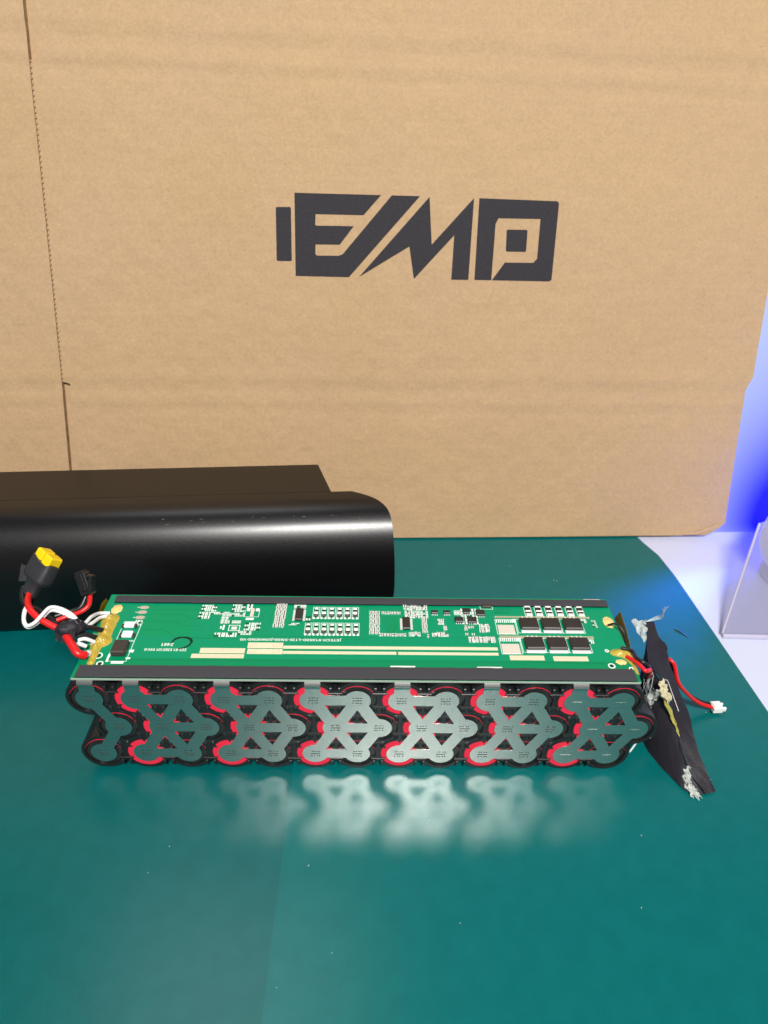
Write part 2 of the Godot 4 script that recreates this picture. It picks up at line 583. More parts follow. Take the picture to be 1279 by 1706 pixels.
# ---------------------------------------------------------------- carton
func carton() -> void:
	var yaw := deg_to_rad(3.45)
	var lean := deg_to_rad(14.5)
	var o := thing("carton", "brown corrugated carton with a black battery shaped logo leaning behind the pack", "carton", Vector3(0.0108, 0.0012, -0.4926), yaw)
	var f := Transform3D(Basis(Vector3.RIGHT, -lean), Vector3.ZERO)   # x along, y up the board, z out of its face
	var th := 0.005
	var wob := noise(2.2, 77, 3)
	# where the score lines run: height at u = 0, slope, depth, half width
	var scores := [[0.3525, -0.020, 0.00062, 0.0052], [0.3345, -0.018, 0.00048, 0.0042], [0.1222, -0.002, 0.00048, 0.0050], [0.1050, -0.008, 0.00034, 0.0042]]
	var relief := func(u: float, w: float) -> float:
		var d := 0.0008 * wob.get_noise_2d(u * 1.2, w * 1.6) + 0.0004 * wob.get_noise_2d(u * 6.0 + 9.0, w * 9.0)
		for s in scores:
			var at: float = s[0] + s[1] * u + 0.0012 * wob.get_noise_2d(u * 8.0, s[0] * 50.0)
			var e: float = (w - at) / s[3]
			d -= s[2] * exp(-e * e) * (0.7 + 0.6 * wob.get_noise_2d(u * 10.0, 3.0 + s[0]))
			d += s[2] * 0.5 * exp(-(e - 1.9) * (e - 1.9))
		if w < 0.115:
			d += (0.115 - w) * 0.010
		return d
	var edge_right := func(w: float) -> float:
		if w < 0.012:
			return 0.2797 - 0.016 * pow(1.0 - w / 0.012, 1.6)
		return 0.2795 if w < 0.1225 else 0.2795 + minf(0.0045, (w - 0.1225) * 0.4) + (w - 0.1225) * 0.004
	var edge_left := func(w: float) -> float:
		if w < 0.1275:
			return -0.2515 - (0.1275 - w) * 0.020
		if w > 0.3437:
			return -0.2470 + (w - 0.3437) * 0.05
		return -0.2568 + (w - 0.1275) * 0.022
	board_panel(o, "front_panel", f, edge_left, edge_right, 0.0, 0.655, relief, th)
	# the neighbouring panel on the left, its raw edge standing a little proud
	var edge_far := func(_w: float) -> float: return -0.62
	var edge_near := func(w: float) -> float:
		return -0.2572 + (w - 0.12) * 0.0225 - (0.0 if w > 0.13 else (0.13 - w) * 0.012)
	var relief2 := func(u: float, w: float) -> float: return relief.call(u, w) + 0.0012
	board_panel(o, "side_panel", f, edge_far, edge_near, 0.0, 0.655, relief2, th)
	# the saw-toothed cut edge of the flutes
	var g := Geo.new()
	var k := 0.0
	while k < 0.212:
		var w := 0.131 + k
		var u: float = edge_near.call(w)
		g.box(Vector3(u + 0.0006, w, relief2.call(u, w) - 0.0014), Vector3(0.0009, 0.0016, 0.0026), 0.0003, f)
		k += 0.0034
	geo("flute_edge", g, M.kraft_board, o).set_meta("kind", "stuff")
	g = Geo.new()
	g.box(Vector3(-0.2535, 0.33, -0.0042), Vector3(0.03, 0.64, 0.001), 0.0, f)
	geo("inner_liner", g, M.kraft_board, o)
	# torn paper lip at the lower right corner
	g = Geo.new()
	g.ribbon([f * Vector3(0.244, 0.0008, 0.0026), f * Vector3(0.258, 0.0022, 0.0034), f * Vector3(0.272, 0.0075, 0.003)], [f * Vector3(0.245, 0.0016, 0.0024), f * Vector3(0.259, 0.0052, 0.0029), f * Vector3(0.2765, 0.0115, 0.0026)], 0.0004, 3, 0.0002, 5)
	geo("frayed_corner", g, M.kraft_board, o)
	# the printed logo: battery terminal, E, M and P
	var lf := f
	var z := 0.0008
	var letters := {
		"logo_terminal": [[p2([-90.9, 253.4, -80.0, 253.5, -80.4, 216.6, -91.5, 216.7])], [], [], 0.0012],
		"logo_letter_e": [[p2([-77.2, 263.0, -14.8, 262.4, -27.6, 248.7, -62.4, 249.0, -62.7, 241.2, -34.7, 241.2, -45.0, 228.4, -62.8, 228.4, -63.0, 220.7, -43.9, 220.7, -7.1, 262.3, 13.4, 262.1, -38.4, 205.8, -77.9, 206.3])], [], [], 0.0],
		"logo_letter_m": [[p2([20.4, 261.8, 22.9, 229.3, 53.0, 261.5, 51.2, 204.8, 38.3, 204.8, 39.4, 236.0, 10.2, 205.0, 6.3, 227.8, -30.8, 206.1])], [], [], 0.0],
		"logo_letter_p": [[p2([56.9, 261.4, 114.6, 260.2, 115.9, 258.8, 114.7, 205.6, 113.2, 204.3, 55.8, 204.8])], [p2([69.9, 248.1, 103.0, 248.0, 102.4, 217.4, 78.2, 217.4, 68.6, 204.0])], [0.233], 0.0],
		"logo_square": [[p2([78.3, 240.4, 93.9, 240.4, 93.8, 225.1, 78.5, 225.1])], [], [], 0.0012],
	}
	for called in letters:
		var q = letters[called]
		g = Geo.new()
		var outers := []
		for a in q[0]:
			outers.append(rounded(a, q[3]) if q[3] > 0.0 else a)
		# the print follows the sheet: cut into rows, each laid just above the relief
		g = printed(outers, q[1], relief, f, 0.00022)
		geo(called, g, M.ink, o)


# flat print laid on a wavy sheet
func printed(outers: Array, holes: Array, relief: Callable, f: Transform3D, off: float) -> Geo:
	var g := Geo.new()
	var step := 0.004
	for o in outers:
		var lo := Vector2(9, 9)
		var hi := Vector2(-9, -9)
		for q in o:
			lo = lo.min(q); hi = hi.max(q)
		var y := lo.y
		while y < hi.y:
			var x := lo.x
			while x < hi.x:
				var cell := PackedVector2Array([Vector2(x, y), Vector2(x + step, y), Vector2(x + step, y + step), Vector2(x, y + step)])
				var parts: Array = Geometry2D.intersect_polygons(o, cell)
				for h in holes:
					var nxt := []
					for q in parts:
						nxt.append_array(Geometry2D.clip_polygons(q, h))
					parts = nxt
				for q in parts:
					var ix := Geometry2D.triangulate_polygon(q)
					for i in range(0, ix.size(), 3):
						var c := []
						for j in 3:
							var s: Vector2 = q[ix[i + j]]
							c.append(f * Vector3(s.x, s.y, relief.call(s.x, s.y) + off))
						var n := f.basis * Vector3(0, 0, 1)
						g.tri(c[0], c[1], c[2], n, n, n)
				x += step
			y += step
	return g


func board_panel(o: Node, called: String, f: Transform3D, left: Callable, right: Callable, w0: float, w1: float, relief: Callable, th: float) -> void:
	var g := Geo.new()
	var rows := []
	var w := w0
	while w < w1:
		rows.append(w)
		w += 0.0016 if w < 0.02 or (w > 0.09 and w < 0.135) or (w > 0.32 and w < 0.37) else (0.004 if w < 0.4 else 0.02)
	rows.append(w1)
	var cols := 60
	var front := []
	var nor := []
	for a in rows:
		var l: float = left.call(a)
		var r: float = right.call(a)
		var row := PackedVector3Array()
		var nrow := PackedVector3Array()
		for k in cols + 1:
			var u := lerpf(l, r, float(k) / cols)
			var e := 0.0008
			var dx: float = (relief.call(u + e, a) - relief.call(u - e, a)) / (2 * e)
			var dy: float = (relief.call(u, a + e) - relief.call(u, a - e)) / (2 * e)
			row.append(f * Vector3(u, a, relief.call(u, a)))
			nrow.append(f.basis * Vector3(-dx, -dy, 1).normalized())
		front.append(row)
		nor.append(nrow)
	var back := f.basis * Vector3(0, 0, -th)
	for i in rows.size() - 1:
		for k in cols:
			g.quad(front[i][k], front[i][k + 1], front[i + 1][k + 1], front[i + 1][k], nor[i][k], nor[i][k + 1], nor[i + 1][k + 1], nor[i + 1][k])
			var b := -(f.basis * Vector3(0, 0, 1))
			g.quad(front[i][k] + back, front[i][k + 1] + back, front[i + 1][k + 1] + back, front[i + 1][k] + back, b, b, b, b)
		for e in [0, cols]:
			g.flat(front[i][e], front[i + 1][e], front[i + 1][e] + back, front[i][e] + back, f.basis * Vector3(-1 if e == 0 else 1, 0, 0))
	for i in [0, rows.size() - 1]:
		for k in cols:
			g.flat(front[i][k], front[i][k + 1], front[i][k + 1] + back, front[i][k] + back, f.basis * Vector3(0, -1 if i == 0 else 1, 0))
	geo(called, g, M.kraft_board, o)


# ---------------------------------------------------------------- black casing
func casing() -> void:
	var yaw := deg_to_rad(6.0)
	var o := thing("battery_casing", "long black aluminium battery casing with a rounded front edge lying behind the pack", "casing", Vector3(0.0085, 0.0, -0.3885), yaw)
	# profile from the front foot over the rounded edge to the back of the top: depth, height, how far short of the end
	var prof := [[7, 0.2, 4.8], [4.6, 2.0, 3.6], [3.0, 7, 2.2], [1.6, 15, 0.9], [0.6, 25, 0.1], [0.2, 34, 0.0], [1.4, 45, 0.1], [4.2, 56, 0.4], [8.2, 65, 0.8], [13, 72, 1.3], [18, 76.6, 2.2], [23, 79.6, 4.2], [28, 81.2, 7.6], [33, 81.9, 12.2], [38, 82.0, 18.5], [43, 82.0, 27.0]]
	var pts := []
	for q in prof:
		pts.append(Vector3(q[0], q[1], q[2]))
	var sm := Geo.smooth(pts, 4)
	var g := Geo.new()
	var xs := [-0.46, -0.36, -0.26, -0.16, -0.08]
	g_sweep(g, sm, xs, 0.0025)
	geo("front_shell", g, M.black_anodised, o)
	# the flat rail behind, ending earlier
	g = Geo.new()
	var a := Vector3(-0.0415, 0, -0.0432)
	var b := Vector3(-0.0500, 0, -0.0835)
	var outline := PackedVector2Array([Vector2(-0.46, -a.z), Vector2(a.x, -a.z), Vector2(b.x, -b.z), Vector2(-0.46, -b.z)])
	g.prism([outline], [], [], 0.0795, 0.08205, Transform3D(Basis(Vector3(1, 0, 0), Vector3(0, 0, -1), Vector3(0, 1, 0)), Vector3.ZERO))
	g.flat(Vector3(-0.46, 0.0002, b.z), Vector3(b.x, 0.0002, b.z), Vector3(b.x, 0.0794, b.z), Vector3(-0.46, 0.0794, b.z), Vector3(0, 0, -1))
	g.flat(Vector3(-0.46, 0.0002, b.z + 0.0025), Vector3(b.x, 0.0002, b.z + 0.0025), Vector3(b.x, 0.0794, b.z + 0.0025), Vector3(-0.46, 0.0794, b.z + 0.0025), Vector3(0, 0, 1))
	g.flat(Vector3(b.x, 0.0002, b.z), Vector3(b.x, 0.0002, b.z + 0.0025), Vector3(b.x, 0.0794, b.z + 0.0025), Vector3(b.x, 0.0794, b.z), Vector3(1, 0, 0))
	geo("rear_rail", g, M.black_anodised, o)
	# scuffs on the edge
	g = Geo.new()
	var rng := RandomNumberGenerator.new()
	rng.seed = 5
	for i in 16:
		var x := rng.randf_range(-0.19, -0.02)
		var d := rng.randf_range(15, 20)
		var y := 72.0 + (d - 13.0) * 0.92
		var len := rng.randf_range(0.5, 2.6)
		var s := Vector3(x, (y + 0.35) * MM, -d * MM)
		g.tube([s, s + Vector3(len, rng.randf_range(-0.3, 0.3), 0.1) * MM], rng.randf_range(0.05, 0.13) * MM, 5, 1)
	var sc := geo("scuff", g, M.scuff, o)
	sc.set_meta("kind", "stuff")


func g_sweep(g: Geo, prof: Array, xs: Array, th: float) -> void:
	var m := prof.size()
	var nn := []
	for i in m:
		var d: Vector3 = prof[mini(i + 1, m - 1)] - prof[maxi(i - 1, 0)]
		nn.append(Vector3(0, d.x, d.y).normalized())   # depth grows to -z
	for s in [0, 1]:
		for i in m - 1:
			var row := []
			for e in [i, i + 1]:
				var q: Vector3 = prof[e]
				var n: Vector3 = nn[e]
				var base: Vector3 = Vector3(0, q.y * MM, -q.x * MM) - n * (th * s)
				base.y = maxf(base.y, 0.0002)
				var line := []
				for x in xs:
					line.append(base + Vector3(x, 0, 0))
				line.append(base + Vector3(-q.z * MM, 0, 0))
				row.append(line)
			for k in xs.size():
				var sg := 1.0 if s == 0 else -1.0
				g.quad(row[0][k], row[0][k + 1], row[1][k + 1], row[1][k], nn[i] * sg, nn[i] * sg, nn[i + 1] * sg, nn[i + 1] * sg)
	for i in m - 1:
		var c := []
		for e in [i, i + 1]:
			for s in [0, 1]:
				var q: Vector3 = prof[e]
				var b: Vector3 = Vector3(-q.z * MM, q.y * MM, -q.x * MM) - nn[e] * (th * s)
				b.y = maxf(b.y, 0.0002)
				c.append(b)
		g.flat(c[0], c[1], c[3], c[2], Vector3.RIGHT)


# ---------------------------------------------------------------- battery pack
const PITCH := 0.023
const ROW := 0.0205
const FOOT := 0.0125
const LB := 290.6
const DB := 67.3
var board_y := 0.06822

func cell_at(row: int, i: int) -> Vector2:   # row 0 on top
	return Vector2(PITCH * (i + (0.5 if row == 1 else 0.0)), FOOT + ROW * (2 - row))

func pack() -> void:
	var o := thing("battery_pack", "long battery pack with nickel strips on its cells and green circuit board on top", "battery pack", Vector3(-0.14926, 0.0, -0.25786), 0.025)
	# black holder: scalloped plates with a round opening for every cell
	var discs := []
	for row in 3:
		for i in 13:
			discs.append(disc(cell_at(row, i), 0.01235, 28))
	var fill := []
	for row in 3:
		fill.append(bar(cell_at(row, 0), cell_at(row, 12), 0.012))
	for i in 13:
		fill.append(bar(cell_at(0, i), cell_at(1, i), 0.010))
		fill.append(bar(cell_at(1, i), cell_at(2, i), 0.010))
	var outline := union(discs + fill)
	var holes := []
	for row in 3:
		for i in 13:
			holes.append(disc(cell_at(row, i), 0.0102, 28))
	var cuts := [FOOT, FOOT + ROW, FOOT + 2 * ROW]
	var g := Geo.new()
	g.prism(outline, holes, cuts, -0.010, -0.0006)
	g.prism(outline, [], [], -0.0665, -0.0102)
	geo("cell_holder", g, M.holder_plastic, o)
	# clip posts that stand between the cells
	g = Geo.new()
	for row in 2:
		for i in 13:
			for k in 2:
				var a := cell_at(row, i)
				var b := cell_at(row + 1, i)
				var c := cell_at(row, i + 1) if (row == 0) == (k == 0) else cell_at(row + 1, i - 1)
				if row == 0: c = cell_at(0, i + 1) if k == 0 else cell_at(1, i - 1)
				else: c = cell_at(1, i - 1) if k == 0 else cell_at(2, i + 1)
				if (row == 0 and ((k == 0 and i == 12) or (k == 1 and i == 0))) or (row == 1 and ((k == 0 and i == 0) or (k == 1 and i == 12))):
					continue
				var m := (a + b + c) / 3.0
				var tri3 := PackedVector2Array([m + (a - m) * 0.40, m + (b - m) * 0.40, m + (c - m) * 0.40])
				if Geometry2D.is_polygon_clockwise(tri3):
					tri3.reverse()
				g.prism([tri3], [], [], -0.0012, -0.00034)
				for s in [-1.0, 1.0]:
					g.dome(Vector3(m.x + s * 0.0021, m.y - 0.0006, -0.0012), Vector3(0.0015, 0.0024, 0.0016))
				g.box(Vector3(m.x, m.y + 0.002, -0.0010), Vector3(0.0065, 0.0008, 0.0014), 0.0002)
	for i in 12:
		for y in [FOOT + 2 * ROW + 0.0080, FOOT - 0.0066]:
			var x := PITCH * (i + 0.5)
			for s in [-1.0, 1.0]:
				g.box(Vector3(x + s * 0.0022, y, -0.0004), Vector3(0.0016, 0.0034, 0.0026), 0.0003)
			g.box(Vector3(x, y - signf(y - 0.03) * 0.0028, -0.0003), Vector3(0.0078, 0.001, 0.0016), 0.0002)
	geo("holder_clip", g, M.holder_plastic, o).set_meta("kind", "stuff")
	# raised lips round the openings
	g = Geo.new()
	for row in 3:
		for i in 13:
			var c := cell_at(row, i)
			ring(g, Vector3(c.x, c.y, -0.0006), 0.0103, 0.0111, 0.0, 0.00028, 0.0, TAU)
	geo("holder_lip", g, M.holder_plastic, o).set_meta("kind", "stuff")
	# the cells
	var can := Geo.new()
	ring(can, Vector3(0, 0, -0.0019), 0.0, 0.0101, 0.0, 0.0005, 0.0, TAU)
	var can_mesh := can.mesh()
	var washer := Geo.new()
	ring(washer, Vector3(0, 0, -0.0010), 0.0058, 0.01005, 0.0, 0.0006, 0.0, TAU)
	var washer_mesh := washer.mesh()
	var wrap := Geo.new()
	ring(wrap, Vector3(0, 0, -0.0010), 0.00991, 0.01005, 0.0, 0.0008, 0.35, PI - 0.35)
	var wrap_mesh := wrap.mesh()
	for row in 3:
		for i in 13:
			var c := cell_at(row, i)
			var cell := obj("battery_cell", can_mesh, M.cell_steel, o, Vector3(c.x, c.y, 0))
			if i % 2 == 1:
				obj("red_washer", washer_mesh, M.cell_red, cell)
			else:
				obj("red_wrap_rim", wrap_mesh, M.cell_red, cell)
	# nickel strips
	var rng := RandomNumberGenerator.new()
	rng.seed = 9
	var wide := strip_mesh(false)
	var narrow := strip_mesh(true)
	for k in 7:
		var s: MeshInstance3D
		var root := Vector3(0 if k == 0 else PITCH * (2 * k - 1), 0, 0)
		s = obj("nickel_strip", narrow if k == 0 else wide, M.nickel, o, root)
		s.position.z = rng.randf_range(0.0, 0.0002)
		var wg := Geo.new()
		var spots := []
		for row in 3:
			for j in (1 if k == 0 else 2):
				spots.append(cell_at(row, j))
		for q in spots:
			var tw := rng.randf_range(-0.06, 0.06)
			wg.box(Vector3(q.x, q.y, 0.00002), Vector3(0.0052, 0.00045, 0.00008), 0.0, Transform3D())
			for sx in [-1.0, 1.0]:
				for sy in [-1.0, 1.0]:
					for d in [0.0008, 0.0021]:
						spot(wg, Vector3(q.x + sx * d + tw * 0.004 + rng.randf_range(-0.0003, 0.0003), q.y + sy * 0.0018, 0.00003), 0.00042)
		var wm := geo("weld_spot", wg, M.nickel if k == 6 else M.weld, s)
		wm.set_meta("kind", "stuff")
	circuit_board(o)
	harness(o)
	signal_lead(o)


func spot(g: Geo, c: Vector3, r: float) -> void:
	for i in 6:
		var a := c + Vector3(cos(TAU * i / 6), sin(TAU * i / 6), 0) * r
		var b := c + Vector3(cos(TAU * (i + 1) / 6), sin(TAU * (i + 1) / 6), 0) * r
		g.tri(c, a, b, Vector3.BACK, Vector3.BACK, Vector3.BACK)


# a flat ring facing +z with thickness, between two radii, from angle a0 to a1
func ring(g: Geo, c: Vector3, r0: float, r1: float, z0: float, z1: float, a0: float, a1: float, sides := 30) -> void:
	for k in sides:
		var p := lerpf(a0, a1, float(k) / sides)
		var q := lerpf(a0, a1, float(k + 1) / sides)
		var dp := Vector3(cos(p), sin(p), 0)
		var dq := Vector3(cos(q), sin(q), 0)
		var zv := Vector3(0, 0, z1)
		var bv := Vector3(0, 0, z0)
		g.quad(c + dp * r0 + zv, c + dq * r0 + zv, c + dq * r1 + zv, c + dp * r1 + zv, Vector3.BACK, Vector3.BACK, Vector3.BACK, Vector3.BACK)
		g.quad(c + dp * r1 + zv, c + dq * r1 + zv, c + dq * r1 + bv, c + dp * r1 + bv, dp, dq, dq, dp)
		if r0 > 0.0:
			g.quad(c + dp * r0 + zv, c + dq * r0 + zv, c + dq * r0 + bv, c + dp * r0 + bv, -dp, -dq, -dq, -dp)


func strip_mesh(narrow: bool) -> ArrayMesh:
	var polys := []
	var holes := []
	var w := 0.0068
	var tab_w := 0.0081
	var top := board_y - 0.0066
	if narrow:
		for row in 3:
			polys.append(disc(cell_at(row, 0), 0.0070, 36))
		polys.append(bar(cell_at(0, 0), cell_at(1, 0), 0.0068))
		polys.append(bar(cell_at(1, 0), cell_at(2, 0), 0.0068))
	else:
		for row in 3:
			for j in 2:
				polys.append(disc(cell_at(row, j), 0.0070, 36))
		var hull := PackedVector2Array()
		for q in [cell_at(0, 0), cell_at(0, 1), cell_at(1, 1), cell_at(2, 1), cell_at(2, 0), cell_at(1, 0)]:
			hull.append(q)
		polys.append(hull)
		for e in [[0, 0, 0, 1], [0, 1, 1, 1], [1, 1, 2, 1], [2, 1, 2, 0], [2, 0, 1, 0], [1, 0, 0, 0]]:
			polys.append(bar(cell_at(e[0], e[1]), cell_at(e[2], e[3]), w))
		for t in [[[0, 0], [0, 1], [1, 0]], [[0, 1], [1, 0], [1, 1]], [[1, 0], [1, 1], [2, 1]], [[1, 0], [2, 0], [2, 1]]]:
			var a := cell_at(t[0][0], t[0][1])
			var b := cell_at(t[1][0], t[1][1])
			var c := cell_at(t[2][0], t[2][1])
			var m := (a + b + c) / 3.0
			holes.append(PackedVector2Array([m + (a - m) * 0.49, m + (b - m) * 0.49, m + (c - m) * 0.49]))
	var c0 := cell_at(0, 0)
	polys.append(PackedVector2Array([Vector2(c0.x - tab_w / 2, c0.y), Vector2(c0.x + tab_w / 2, c0.y), Vector2(c0.x + tab_w / 2, top), Vector2(c0.x - tab_w / 2, top)]))
	var out := union(polys)
	var g := Geo.new()
	g.prism(out, holes, [FOOT + ROW * 0.5, FOOT + ROW * 1.5], -0.00025, 0.0)
	# the tab bends in under the board
	var x0 := c0.x - tab_w / 2
	var x1 := c0.x + tab_w / 2
	var rows := []
	for q in [[0.0, -0.1], [0.8, 0.05], [1.6, 0.3], [2.2, 0.7], [2.6, 0.95], [3.0, 0.9], [3.6, 0.55], [4.4, 0.05], [5.0, -0.4]]:
		var y: float = top + q[0] * MM
		var z: float = q[1] * MM
		rows.append([Vector3(x0, y, z), Vector3(lerpf(x0, x1, 0.5), y, z), Vector3(x1, y, z)])
	g.sheet(rows, 0.0002)
	return g.mesh()


# ---------------------------------------------------------------- circuit board
var board_img: Image
const PX := 7.0

func rect_mm(u0: float, v0: float, u1: float, v1: float, c: Color) -> void:
	board_img.fill_rect(Rect2i(roundi(u0 * PX), roundi((DB - v1) * PX), maxi(1, roundi((u1 - u0) * PX)), maxi(1, roundi((v1 - v0) * PX))), c)

func line_mm(pts: Array, w: float, c: Color) -> void:
	for i in range(0, pts.size() - 2, 2):
		var a := Vector2(pts[i], pts[i + 1])
		var b := Vector2(pts[i + 2], pts[i + 3])
		var steps := maxi(1, ceili(a.distance_to(b) * PX))
		for s in steps + 1:
			var q := a.lerp(b, float(s) / steps)
			rect_mm(q.x - w / 2, q.y - w / 2, q.x + w / 2, q.y + w / 2, c)

func frame_mm(u0: float, v0: float, u1: float, v1: float, w: float, c: Color) -> void:
	line_mm([u0, v0, u1, v0, u1, v1, u0, v1, u0, v0], w, c)

const SILK := Color(0.93, 0.96, 0.93)
const PAD := Color(0.80, 0.78, 0.72)

# unpopulated footprints: pairs of pads in white outlines
func footprints(u0: float, v0: float, u1: float, v1: float, cw: float, chh: float, fillc: Color = SILK) -> void:
	var nu := maxi(1, roundi((u1 - u0) / cw))
	var nv := maxi(1, roundi((v1 - v0) / chh))
	for i in nu:
		for j in nv:
			var a := u0 + (u1 - u0) * i / nu
			var b := v0 + (v1 - v0) * j / nv
			var w := (u1 - u0) / nu
			var h := (v1 - v0) / nv
			var dark := Color(0.0, 0.36, 0.23)
			rect_mm(a, b, a + w, b + h, dark)
			if (i * 7 + j * 3 + int(u0)) % 6 == 0:
				continue
			frame_mm(a + 0.15, b + 0.15, a + w - 0.15, b + h - 0.15, 0.15, fillc)
			if w > h:
				rect_mm(a + w * 0.08, b + h * 0.15, a + w * 0.38, b + h * 0.85, fillc)
				rect_mm(a + w * 0.64, b + h * 0.15, a + w * 0.92, b + h * 0.85, fillc)
			else:
				rect_mm(a + w * 0.15, b + h * 0.08, a + w * 0.85, b + h * 0.38, fillc)
				rect_mm(a + w * 0.15, b + h * 0.64, a + w * 0.85, b + h * 0.92, fillc)

func board_texture() -> ImageTexture:
	board_img = Image.create(2034, 471, false, Image.FORMAT_RGB8)
	var green := Color(0.0, 0.53, 0.37)
	board_img.fill(green)
	var dark := Color(0.0, 0.44, 0.28)
	var lite := Color(0.02, 0.56, 0.37)
	# copper pours seen through the mask
	rect_mm(0, 0, LB, 15, Color(0.0, 0.50, 0.325))
	rect_mm(26, 32, 53, 58, Color(0.0, 0.53, 0.345))
	rect_mm(160, 36, 169, 50, Color(0.01, 0.53, 0.345))
	for k in 7:
		line_mm([8, 13.6 - k * 0.02, LB - 12, 13.6], 0.25, dark)
	line_mm([28, 54, 60, 54], 0.3, dark)
	line_mm([10, 44, 43, 44, 47, 40.5, 58, 40.5], 0.3, dark)
	line_mm([20, 37, 38, 37, 45, 31, 60, 31, 72, 31], 0.3, dark)
	line_mm([30, 50, 46, 50, 50, 46.5, 62, 46.5], 0.3, dark)
	line_mm([50, 30.2, 150, 30.6], 0.25, dark)
	line_mm([60, 33.0, 118, 32.2, 220, 32.6], 0.25, dark)
	line_mm([234, 14, 255, 14, 262, 13.4, 286, 13.4], 0.3, dark)
	line_mm([120, 16, 200, 16.6], 0.25, lite)
	for k in 12:
		var x := 88.0 + k * 0.75
		line_mm([x, 60, x, 50 - k * 0.6, x - 4.5 + k * 0.3, 45 - k * 0.9, x - 4.5 + k * 0.3, 38 - k * 0.3], 0.16, lite if k % 2 else dark)
		x = 144.0 + k * 0.55
		line_mm([x, 60, x, 52 - k * 0.3, x + 1.5, 50 - k * 0.5, x + 1.5, 37, x - 2.0, 33.6], 0.16, lite if k % 2 else dark)
		line_mm([118 + k * 2.0, 60.5, 119 + k * 2.0, 58.2], 0.16, dark)
		line_mm([104.6, 57 - k * 1.4, 107.5, 57 - k * 1.4], 0.16, lite)
		line_mm([158 + k * 1.0, 51 - k * 0.2, 160 + k * 0.4, 36.0], 0.14, dark)
		line_mm([224 + k * 0.7, 60.5, 224 + k * 0.7, 56 - k * 0.2, 222, 53.4], 0.14, dark)
	# open test pads near the left end
	for v in [55.9, 51.7, 47.1]:
		for s in 18:
			var a := PI * s / 17.0
			rect_mm(19.5 + 2.4 * (1 - cos(a)) - 0.1, v - 1.25 * sin(a) - 0.2, 19.5 + 2.4 * (1 - cos(a)) + 0.4, v + 1.25 * sin(a) + 0.2, Color(0.72, 0.66, 0.60))
		rect_mm(18.2, v - 0.2, 19.3, v + 0.2, SILK)
	# silkscreen round the fuse column
	frame_mm(14.2, 12.2, 24.4, 27.6, 0.35, SILK)
	rect_mm(13.8, 12.0, 15.0, 17.5, SILK)
	rect_mm(23.6, 14.0, 26.0, 15.2, SILK); rect_mm(23.8, 19, 26.2, 21, SILK); rect_mm(17, 10.6, 23.4, 12.2, SILK)
	frame_mm(14.6, 28, 24.4, 43.4, 0.3, SILK)
	footprints(20.4, 40.2, 24.2, 45.0, 1.9, 1.6)
	# unpopulated islands, left of the middle
	footprints(54.6, 53.0, 63.4, 58.6, 2.2, 1.5)
	footprints(54.2, 46.4, 60.6, 52.4, 2.1, 1.5)
	footprints(60.8, 50.4, 71.2, 52.6, 1.7, 1.1)
	footprints(67.4, 42.6, 71.6, 50.2, 2.1, 2.5)
	footprints(71.4, 48.6, 80.2, 51.8, 1.5, 1.6)
	footprints(72.0, 52.6, 79.4, 59.4, 1.8, 1.7)
	footprints(80.2, 55.4, 83.6, 59.8, 3.4, 2.2)
	frame_mm(80.0, 48.6, 88.0, 54.4, 0.3, SILK)
	rect_mm(83.0, 49.0, 85.0, 56.0, Color(0.85, 0.78, 0.72))
	rect_mm(80.8, 53.4, 82.4, 56.0, SILK); rect_mm(85.8, 53.4, 87.6, 56.0, SILK); rect_mm(81.2, 46.0, 85.6, 47.8, SILK)
	footprints(71.6, 42.8, 79.0, 45.2, 1.1, 2.4)
	frame_mm(73.0, 36.8, 78.9, 41.2, 0.4, SILK)
	rect_mm(74.4, 37.6, 77.6, 40.2, Color(0.82, 0.84, 0.80))
	rect_mm(69.6, 37.4, 70.6, 41.4, SILK); rect_mm(68.2, 38.2, 69.0, 40.4, SILK)
	footprints(66.0, 31.6, 78.2, 35.2, 2.4, 1.8)
	footprints(78.6, 33.4, 86.2, 36.6, 1.5, 1.6)
	footprints(81.4, 37.0, 90.2, 43.6, 2.2, 1.7)
	# silkscreen under the populated parts
	for k in 6: frame_mm(118.6 + k * 4.45, 47.6, 122.2 + k * 4.45, 57.6, 0.3, SILK)
	for k in 7: frame_mm(115.0 + k * 4.4, 33.8, 118.6 + k * 4.4, 43.9, 0.3, SILK)
	footprints(114.8, 43.9, 117.6, 49.6, 2.0, 1.9)
	footprints(107.2, 56.2, 114.2, 61, 1.8, 2.4)
	footprints(105.6, 41.6, 111.6, 43.6, 1.5, 1.0)
	footprints(172.4, 33.4, 178.9, 36.8, 1.6, 1.6)
	footprints(170.8, 48.6, 184.2, 55.2, 1.5, 1.6)
	footprints(172.0, 55.8, 184.0, 60.0, 1.7, 2.0)
	footprints(189.2, 43.2, 192.8, 48.2, 1.8, 1.6)
	footprints(185.2, 33.2, 193.8, 36.4, 1.7, 1.6)
	footprints(199.0, 51.6, 203.8, 55.6, 1.6, 1.9)
	footprints(203.0, 43.6, 212.4, 57.6, 3.1, 2.6)
	footprints(205.0, 28.8, 219.0, 33.4, 1.9, 1.9)
	footprints(212.2, 37.4, 217.6, 44.2, 1.8, 1.7)
	frame_mm(214.8, 57.2, 222.0, 61.2, 0.3, SILK)
	# power stage
	for k in 6: frame_mm(240.2 + k * 6.05, 51.2, 244.2 + k * 6.05, 60.0, 0.3, SILK)
	rect_mm(222.2, 49.6, 276.6, 51.1, Color(0.70, 0.68, 0.58))
	rect_mm(222.4, 32.4, 274.6, 34.6, Color(0.70, 0.68, 0.58))
	for k in 60:
		rect_mm(222.8 + k * 0.88, 49.95, 223.2 + k * 0.88, 50.65, Color(0.35, 0.36, 0.24))
		rect_mm(222.8 + k * 0.86, 33.1, 223.2 + k * 0.86, 33.9, Color(0.35, 0.36, 0.24))
